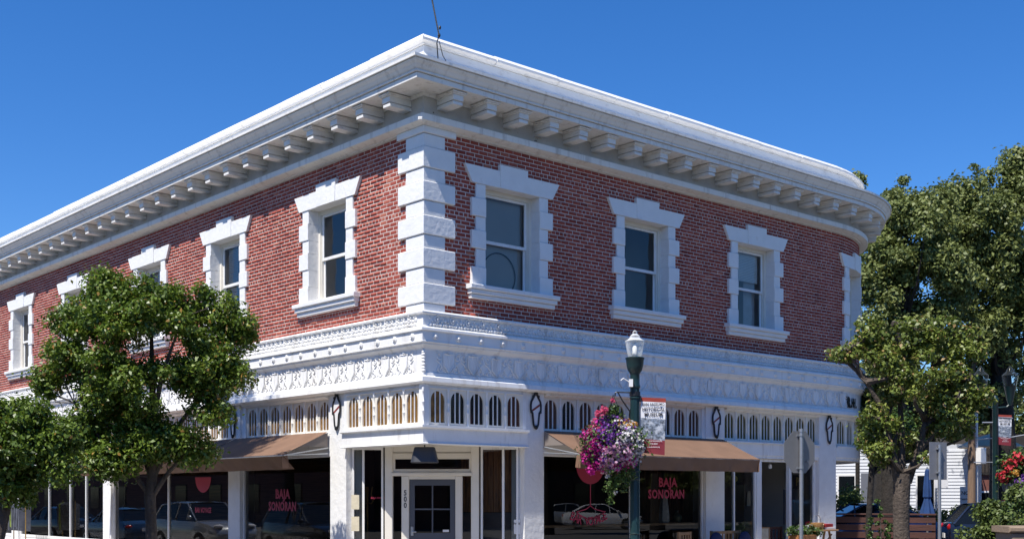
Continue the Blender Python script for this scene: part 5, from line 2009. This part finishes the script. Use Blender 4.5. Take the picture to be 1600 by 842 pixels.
# ------------------------------------------------------------------ cars
def car(name, label, loc, rz, paint, suv=False, group=None):
    t = thing(name, label, 'car', loc, rz, group)
    H = 1.0 if not suv else 1.18
    st = [(-2.28, .42, .70, .66), (-2.22, .30, .86, .80), (-1.9, .24, .97, .87), (-1.2, .22, .98, .90), (-.4, .22, .95, .905), (.6, .22, .93, .905), (1.1, .22, .91, .90), (1.55, .24, .86, .88), (2.0, .28, .76, .83), (2.2, .34, .64, .74), (2.27, .42, .56, .62)]
    if suv:
        st = [(-2.25, .50, .98, .74), (-2.2, .36, 1.12, .84), (-1.9, .30, 1.14, .90), (-1.2, .28, 1.13, .93), (-.4, .28, 1.11, .935), (.6, .28, 1.09, .935), (1.05, .28, 1.08, .93), (1.5, .30, 1.05, .91), (1.95, .34, .98, .87), (2.18, .42, .84, .79), (2.26, .5, .70, .68)]
    m = MB()
    n = 0
    for (x, z0, z1, w) in st:
        pr = [(0.0, z0), (w*.82, z0), (w*.97, z0+.12), (w, z0+(z1-z0)*.55), (w*.985, z0+(z1-z0)*.72), (w*.93, z1-.03), (w*.84, z1), (0, z1+.03)]
        ring_ = pr + [(-y, z) for y, z in pr[-2:0:-1]]
        n = len(ring_)
        m.v += [(x, y, z) for y, z in ring_]
    for i in range(len(st)-1):
        for k in range(n):
            j = (k+1) % n
            m.f.append((i*n+k, i*n+j, (i+1)*n+j, (i+1)*n+k))
    m.f.append(tuple(range(n)))
    m.f.append(tuple((len(st)-1)*n+k for k in reversed(range(n))))
    obj('body', m, paint, t, smooth=True)
    if suv:
        gh = [(-2.12, 1.13, .80), (-1.72, 1.58, .68), (-.6, 1.67, .67), (.15, 1.64, .66), (1.0, 1.09, .78)]
    else:
        gh = [(-1.72, .97, .76), (-.95, 1.36, .60), (-.45, 1.42, .60), (.15, 1.41, .60), (1.08, .92, .74)]
    b0 = gh[0][1]
    m = MB()
    roof = MB()
    for (x, z, w) in gh:
        zb = (b0+gh[-1][1])/2-.03
        wb = gh[0][2]+.04
        m.v += [(x, -wb, zb), (x, -w, z), (x, w, z), (x, wb, zb)]
    for i in range(len(gh)-1):
        for k in range(3):
            m.f.append((i*4+k, i*4+k+1, i*4+k+5, i*4+k+4))
    m.f += [(0, 1, 2, 3), (16, 17, 18, 19)]
    obj('window', m, M['carglass'], t)
    r = MB()
    for (x, z, w) in gh[1:4]:
        r.v += [(x, -w-.01, z-.012), (x, -w*.9, z+.02), (x, 0, z+.045), (x, w*.9, z+.02), (x, w+.01, z-.012)]
    for i in range(2):
        for k in range(4):
            r.f.append((i*5+k, i*5+k+1, i*5+k+6, i*5+k+5))
    obj('roof', r, paint, t, smooth=True)
    for sg in (-1, 1):
        p = MB()
        rail = [(x, sg*(w+.008), z) for x, z, w in gh]
        rail[0] = (gh[0][0], sg*gh[0][2], gh[0][1]-.02)
        p.tube(rail, 0.03, 6)
        for xb, i in ((-.35, 2), (.38, 3)):
            p.tube([(xb, sg*(gh[i][2]+.006), gh[i][1]-.02), (xb-.05*(1 if i == 2 else -1), sg*(gh[0][2]+.045), b0-.02)], 0.024, 4)
        obj('pillar', p, paint, t)
        q = MB()
        q.blob((.88, sg*(gh[0][2]+.17), b0+.06), (.07, .10, .07), 8, 5)
        obj('mirror', q, paint, t, smooth=True)
        h = MB()
        h.blob((2.12, sg*.58, st[-3][2]-.06), (.14, .17, .065), 10, 5)
        obj('headlight', h, M['lens'], t, smooth=True)
        h = MB()
        h.blob((-2.2, sg*.62, st[1][2]-.09), (.07, .16, .09), 10, 5)
        obj('tail_light', h, M['tail'], t, smooth=True)
        for x in (-1.38, 1.38):
            wr = .33 if not suv else .37
            w = MB()
            w.lathe([(wr*.62, -.11), (wr*.95, -.115), (wr, -.08), (wr, .08), (wr*.95, .115), (wr*.62, .11)], 20, (0, 0, 0), 'y')
            wo = obj('wheel', w, M['tyre'], t, (x, sg*.82, wr), smooth=True)
            w = MB()
            w.lathe([(wr*.62, sg*.10), (wr*.60, sg*.118), (wr*.15, sg*.105), (wr*.12, sg*.12), (0.002, sg*.122)], 10, (0, 0, 0), 'y', flute=.12)
            obj('rim', w, M['rim'], wo)
    m = MB()
    m.box(-2.29, -2.275, -.17, .17, .62, .74) if not suv else m.box(-2.27, -2.25, -.17, .17, .75, .87)
    obj('number_plate', m, M['plaque'], t)
    return t


def mirr(px, t_):
    p = at(px, t_, -0.12)           # a car out of the frame, where the glass line y = 0.11 mirrors it into this column
    return (p.x, 0.22-p.y, p.z)


car('parked_car', 'blue car showing its roof between the building end and the thin dark trunk', at(1345, 33.5, 0.10), CAMR+R_(182), M['carblue'], group='cars by the far kerb')
car('parked_car', 'dark navy suv parked behind the lower right shrubs', at(1622, 30.0, -0.05), CAMR+R_(-12), M['carnavy'], True, group='cars by the far kerb')
car('parked_car', 'white sedan mirrored in the right shop window under the lettering', mirr(940, 68.0), R_(42), M['carwhite'], group='cars seen in the shop windows')
car('parked_car', 'silver car mirrored behind the white sedan in the right shop window', mirr(893, 73.0), R_(42), M['silver'], group='cars seen in the shop windows')
car('parked_car', 'dark truck-like car mirrored in the window left of the entrance', (-5.4, 12.5, -0.12), R_(-84), M['cardark'], True, group='cars seen in the shop windows')
car('parked_car', 'silver hatchback mirrored behind the trunk of the left street tree', (-5.4, 19.6, -0.12), R_(-90), M['silver'], True, group='cars seen in the shop windows')
car('parked_car', 'bright blue car mirrored in the far left shop window', (-5.4, 26.2, -0.12), R_(92), M['carblue'], group='cars seen in the shop windows')
car('parked_car', 'dark sedan with red tail lights mirrored at the left edge', (-5.4, 32.5, -0.12), R_(88), M['cardark'], group='cars seen in the shop windows')

# ------------------------------------------------------------------ beyond the building, right
wbp = at(1310, 52.0)
wbd = at(1528, 50.0) - wbp
L = wbd.length
wh = thing('white_building', 'white clapboard building with grey shutters behind the trees on the right', 'building', wbp, math.atan2(wbd.y, wbd.x))
m_ = MB()
m_.box(-6, L, 0.03, 7, -0.1, 3.75)
m_.prism([(-6, 3.75), (L, 3.75), (L-0.4, 3.95), (-6, 3.95)], 0.03, 7)
obj('wall', m_, M['clap'], wh)
cbm = MB()
for k in range(27):
    z = k*0.14
    cbm.add([(-6, -0.004, z), (L+.01, -0.004, z), (L+.01, 0.022, z+0.14), (-6, 0.022, z+0.14), (-6, 0.022, z), (L+.01, 0.022, z)], [(0, 1, 2, 3), (1, 0, 4, 5)])
o = obj('clapboard', cbm, M['clap'], wh, recalc=False)
o['kind'] = 'stuff'
m_ = MB()
m_.cbox(L-0.02, L+0.14, -0.03, 0.1, -0.1, 3.78, 0.01)
obj('corner_board', m_, M['plaque'], wh)
for x in (0.35, 3.6):
    m_ = MB()
    m_.box(x-0.4, x+0.4, -0.03, 0.02, 1.1, 2.7)
    f = obj('window', m_, M['plaque'], wh)
    m_ = MB()
    m_.box(x-0.33, x+0.33, -0.045, -0.031, 1.17, 2.63)
    obj('pane', m_, M['carglass'], f)
m_ = MB()
m_.box(0.95, 1.9, -0.06, 0.0, 0.2, 2.75)
obj('shutter', m_, mat('grey_shutter', (0.13, 0.14, 0.17), 0.7), wh)
for i, (px, py) in enumerate(((1491, 792), (1476, 770))):
    pass
nb_ = at(1536, 54.0)
nd = at(1640, 54.0) - nb_
br = thing('brick_building', 'low red brick building with dark balcony far right behind the flowers', 'building', nb_, math.atan2(nd.y, nd.x))
m_ = MB()
m_.box(-1.5, nd.length+2, 0, 6, -0.1, 2.75)
obj('wall', m_, M['farbrick'], br)
m_ = MB()
m_.box(-1.5, nd.length+2, 0.8, 6, 2.75, 4.6)
obj('upper_storey', m_, M['darkroom'], br)
m_ = MB()
m_.box(-1.5, nd.length+2, -0.1, 0.0, 2.72, 2.84)
for k in range(38):
    m_.box(-1.4+k*0.16, -1.34+k*0.16, -0.06, -0.03, 2.84, 3.6)
m_.box(-1.5, nd.length+2, -0.08, 0.0, 3.6, 3.68)
o = obj('balcony_rail', m_, M['bark_dark'], br)
o['kind'] = 'stuff'
for x in (0.2, 2.0, 3.6):
    m_ = MB()
    m_.box(x-.5, x+.5, -0.03, 0.02, 0.1, 2.0)
    f = obj('window', m_, M['plaque'], br)
    m_ = MB()
    m_.box(x-.42, x+.42, -0.045, -0.031, 0.18, 1.92)
    obj('pane', m_, M['carglass'], f)

um = thing('market_umbrella', 'open beige market umbrella on the far balcony', 'umbrella', at(1548, 49.0, 2.7))
m_ = MB()
m_.lathe([(1.35, 1.05), (1.33, 1.10), (0.7, 1.42), (0.05, 1.62)], 8)
obj('canopy', m_, M['beige'], um)
m_ = MB()
m_.tube([(0, 0, -2.7), (0, 0, 1.6)], 0.03, 6)
obj('pole', m_, M['steel'], um)

up = thing('utility_pole', 'weathered wooden utility pole with pale conduit and grey box beside the white building', 'utility pole', at(1518, 44.0))
m_ = MB()
m_.tube([(0, 0, 0), (0.02, 0, 4.6)], [0.15, 0.13], 10)
obj('pole', m_, M['pole'], up)
m_ = MB()
m_.tube([(0.27, -0.05, 0), (0.27, -0.05, 4.9)], 0.06, 8)
obj('conduit', m_, M['plaque'], up)
m_ = MB()
m_.cbox(0.08, 0.5, -0.32, -0.1, 2.95, 3.55, 0.02)
obj('meter_box', m_, M['plaque'], up)
a, b = at(1524, 44.0, zat(686, 44)), at(1640, 44.0, zat(672, 44))
m_ = MB()
m_.tube([(0, 0, 0), ((b-a)/2-Vector((0, 0, 0.08))), (b-a)], 0.02, 5)
tag(obj('overhead_wire', m_, M['steel'], None, a), 'pale overhead wire running right from the utility pole', 'wire')

# -- second street lamp with two lanterns, its banner and basket
T = 42.0
l2p = at(1555, T)
l2 = thing('street_lamp', 'green street lamp with two hanging lanterns among dark trees, far right', 'street lamp', l2p, CAMR, 'acorn street lamps')
m_ = MB()
m_.lathe([(0.2, 0), (0.2, 0.15), (0.13, 0.3), (0.105, 0.9), (0.095, 5.1), (0.12, 5.14), (0.06, 5.3)], 14)
obj('pole', m_, M['green'], l2, smooth=True)
m_ = MB()
m_.tube([(-0.52, 0, 5.0), (-0.4, 0, 4.9), (0, 0, 4.86), (0.4, 0, 4.9), (0.52, 0, 5.0)], 0.035, 6)
obj('cross_arm', m_, M['green'], l2)
for x in (-0.52, 0.52):
    m_ = MB()
    m_.lathe([(0.05, 4.95), (0.10, 5.1), (0.2, 5.6), (0.22, 5.63)], 14, (x, 0, 0))
    obj('lantern_cup', m_, M['green'], l2, smooth=True)
    m_ = MB()
    m_.lathe([(0.21, 5.63), (0.28, 6.0), (0.26, 6.03), (0.13, 6.15), (0.12, 6.2), (0.05, 6.3), (0.01, 6.36)], 14, (x, 0, 0))
    obj('globe', m_, M['shadeglass'], l2, smooth=True)
m_ = MB()
m_.tube([(0, 0, 4.35), (-0.45, 0, 4.35)], 0.03, 6)
m_.tube([(0, 0, 2.95), (-0.75, 0, 2.95)], 0.02, 6)
m_.tube([(0, 0, 4.55), (0.62, 0, 4.5)], 0.02, 6)
obj('arm', m_, M['steel'], l2)
banner(l2p + d*0.11 + Vector((0, 0, 3.58)), CAMR, 0.47, 1.05, 'museum banner with photo panel on the far lamp under the dark trees', small=True)
f2 = thing('flower_basket', 'hanging basket of red, orange and purple flowers on the far lamp', 'flower basket', at(1588, 41.5, 2.1), CAMR, 'hanging flower baskets')
m_ = MB()
m_.lathe([(0.35, -0.3), (0.45, -0.1), (0.5, 0.1)], 14)
obj('basket', m_, M['fabric1'], f2)
greens(f2, [(0, 0, 0.3, 0.6), (-.1, 0, 0.75, 0.5), (0.4, 0, 0.6, 0.55), (0.2, 0, 1.05, 0.4), (.7, 0, .3, .4)], 2600, 0.13, M['leafE'], shell=0.5)
flowers(f2, [(-0.55, -.3, 0.35, 0.25, 1), (-0.4, -.4, 0.75, 0.25, 1), (-0.1, -.4, 1.0, 0.2, .5), (.1, -.5, .7, .15, .3)], 150, 0.06, M['fl_red'], 'red_flowers')
flowers(f2, [(-0.25, -.5, 0.45, 0.15, 1)], 40, 0.055, M['fl_orange'], 'orange_flowers')
flowers(f2, [(0.2, -.5, 0.2, 0.35, 1), (0.55, -.45, 0.4, 0.3, 1), (-0.1, -.5, .15, .2, .5)], 230, 0.06, M['fl_purple'], 'purple_flowers')
flowers(f2, [(0.45, -.5, -0.05, 0.28, 1), (.1, -.5, -.1, .2, .6), (.75, -.4, .2, .25, .6)], 170, 0.06, M['fl_magenta'], 'magenta_flowers')

# -- slatted barrier, closed umbrella, planting at the right
p0, p1 = at(1300, 31.0), at(1462, 30.0)
dd = p1-p0
L = dd.length
wf = thing('slatted_barrier', 'dark reddish wooden slatted barrier low at the foot of the right trees', 'fence', p0, math.atan2(dd.y, dd.x))
bm_ = MB()
bm_.cbox(0, L, -0.02, 0.02, 0, 0.155, 0.005)
bm_ = mesh_of('board', bm_, M['fence'])
for k in range(6):
    link('board', bm_, wf, (0, 0, 0.10+0.195*k))
m_ = MB()
m_.cbox(-0.02, L+0.02, -0.06, 0.06, 1.275, 1.315, 0.005)
obj('top_rail', m_, M['fence'], wf)
for k in range(4):
    m_ = MB()
    m_.box(0.05+(L-0.1)*k/3-0.045, 0.05+(L-0.1)*k/3+0.045, 0.025, 0.10, 0, 1.27)
    obj('post', m_, M['fence'], wf)
ub = thing('closed_umbrella', 'closed dark blue patio umbrella standing at the end of the slatted barrier', 'umbrella', at(1449, 30.5))
m_ = MB()
pr = [(0.015, 2.46), (0.06, 2.42), (0.085, 2.2), (0.105, 1.95), (0.115, 1.74), (0.085, 1.69), (0.11, 1.60), (0.17, 1.42), (0.20, 1.30), (0.15, 1.31), (0.05, 1.4)]
m_.lathe(pr[::-1], 16, flute=0.22)
obj('canopy', m_, M['umbblue'], ub)
m_ = MB()
m_.tube([(0, 0, 0), (0, 0, 2.5)], 0.025, 8)
m_.lathe([(0.25, 0), (0.25, 0.06), (0.05, 0.1)], 12)
obj('pole', m_, M['steel'], ub)


def shrub(label, loc, blobs, n, size, leafm, group=None, stems=6, nm='shrub', tonebias=0.0):
    t = thing(nm, label, 'shrub', loc, CAMR, group)
    m = MB()
    for b in random.sample(blobs, min(stems, len(blobs))):
        wood_mb(m, [(b[0]*0.2, b[1]*0.2, 0), (b[0]*0.7, b[1]*0.7, b[2]*0.6), (b[0], b[1], b[2])], 0.02, 0.006, 5)
    obj('stem', m, M['bark'], t)
    p, dn, idx = crown_points(blobs, n, 0.3)
    ct = RNG.uniform(-0.15, 0.15, len(blobs))
    link('crown', leaves(p, dn, size, np.clip(0.45+tonebias+ct[idx]+RNG.normal(0, 0.15, n), 0, 1), M[leafm], 'crown'), t)
    return t


def rnd_blobs(w, h, dpt, n, r0, r1, z0=0.2):
    return [(random.uniform(-w, w), random.uniform(-dpt, dpt), z0+random.random()*(h-z0)*(1-0.4*random.random()), random.uniform(r0, r1)) for _ in range(n)]


def wide_blobs(px0, px1, prof, t, px, n, r0, r1):
    """clumps under a height profile given across the photo's columns"""
    out = []
    k = t/FOC
    for _ in range(n):
        q = random.uniform(px0, px1)
        top = np.interp(q, [p[0] for p in prof], [p[1] for p in prof])
        ztop = 1.75+(775-top)*k
        out.append(((q-px)*k, random.uniform(-0.35, 0.35), max(0.1, ztop*random.random()**0.5), random.uniform(r0, r1)))
    return out


shrub('bright green loose shrub at the lower right corner in front of the suv', at(1555, 16.5), wide_blobs(1522, 1600, [(1510, 830), (1540, 795), (1568, 770), (1600, 762), (1640, 760)], 16.5, 1555, 44, 0.08, 0.17), 5200, 0.062, 'leafD', 'shrubs at the lower right')
shrub('darker shrub rising at the right edge beyond the planter block', at(1600, 18.5), wide_blobs(1560, 1680, [(1560, 770), (1575, 745), (1600, 755), (1640, 750)], 18.5, 1600, 30, 0.10, 0.2), 3600, 0.075, 'leafE', 'shrubs at the lower right')
m_ = MB()
m_.cbox(0, 1.4, 0, 0.5, 0, 1.28, 0.02)
m_.cbox(-0.04, 1.44, -0.04, 0.54, 1.28, 1.36, 0.02)
pb = at(1580, 15.5)
tag(obj('planter_block', m_, M['planter'], None, pb, CAMR), 'tan concrete planter block at the lower right corner', 'planter')
shrub('rounded olive bush between the white pier and the thin dark trunk', at(1322, 40.0), [(random.gauss(0, .35), random.gauss(0, .4), 0.4+1.5*random.random(), 0.36) for _ in range(18)], 3600, 0.11, 'leafD', 'bushes along the white building', tonebias=-0.15)
shrub('low bushes with yellow leaves under the white wall left of the blue umbrella', at(1420, 45.0), [(random.uniform(-1.6, 1.2), random.gauss(0, .3), 0.3+0.9*random.random(), 0.34) for _ in range(22)], 3200, 0.12, 'leafD', 'bushes along the white building', tonebias=-0.1)
shrub('green bush at the foot of the white wall right of the blue umbrella', at(1478, 45.5), [(random.uniform(-.6, .6), random.gauss(0, .3), 0.3+0.9*random.random(), 0.32) for _ in range(12)], 1800, 0.12, 'leafD', 'bushes along the white building', tonebias=-0.1)
for i, (px, h, lb) in enumerate(((1362, 0.45, 'leafy weed stalk before the barrier, the left of three'), (1372, 0.75, 'leafy weed stalk before the barrier, the tallest of three'), (1388, 0.4, 'leafy weed stalk before the barrier, close to the forked trunk'))):
    q = at(px, 20.3)
    shrub(lb, q, [(random.gauss(0, .03), 0, zat(842, 20.3)-.1+h*k_/6, .05) for k_ in range(7)], 150, 0.06, 'leafE', 'weed stalks by the barrier', nm='weed_stalk', stems=3)
# signs far off on the white wall and by the brick building
for px, t_, py, w_, h_, lb in ((1508, 49.0, 792, 0.42, 0.85, 'small white notice sign by the foot of the utility pole'), (1471, 49.3, 762, .55, .75, 'pale notice panel on the white wall, left of the utility pole')):
    q = at(px, t_, zat(py, t_))
    m_ = MB()
    m_.box(-w_/2, w_/2, -0.01, 0.01, 0, h_)
    s_ = thing('notice_sign', lb, 'sign', q, CAMR)
    obj('panel', m_, M['plaque'] if w_ < .5 else M['banwhite'], s_)
    if w_ < .5:
        letters('lettering', 'NO', 0.2, M['ink'], s_, (0, -0.014, 0.58), 0.004)
        letters('lettering', 'PARKING', 0.11, M['ink'], s_, (0, -0.014, 0.33), 0.002, 0.8)


# ------------------------------------------------------------------ buildings across the streets, out of the frame, mirrored in the windows
def street_block(label, loc, rz, w, dpt, h, m, nwin):
    t = thing('street_building', label, 'building', loc, rz)
    b = MB()
    b.box(0, w, 0, dpt, -0.1, h)
    obj('wall', b, m, t)
    b = MB()
    b.cbox(-0.2, w+0.2, -0.3, 0.1, h-0.4, h+0.1, 0.05)
    obj('cornice', b, M['trim'], t)
    for k in range(nwin):
        x = w*(k+0.5)/nwin
        for z0, z1 in ((0.6, 2.7), (4.4, 6.2)):
            if z1 > h-0.6:
                continue
            b = MB()
            b.box(x-1.0, x+1.0, -0.04, 0.02, z0, z1)
            f = obj('window', b, M['fence'], t)
            b = MB()
            b.box(x-0.9, x+0.9, -0.06, -0.041, z0+0.1, z1-0.1)
            obj('pane', b, M['carglass'], f)
    return t


street_block('long dark brick building across the left street, out of the frame', (-29, -12, 0), R_(90), 170, 10, 8.5, M['farbrick'], 30)
street_block('brown building across the right street, out of the frame', (130, -38, 0), R_(180), 128, 10, 7.5, M['fence'], 24)
street_block('dark brick building behind the viewpoint, out of the frame', (-2, -58, 0), R_(135), 72, 10, 8.5, M['farbrick'], 14)
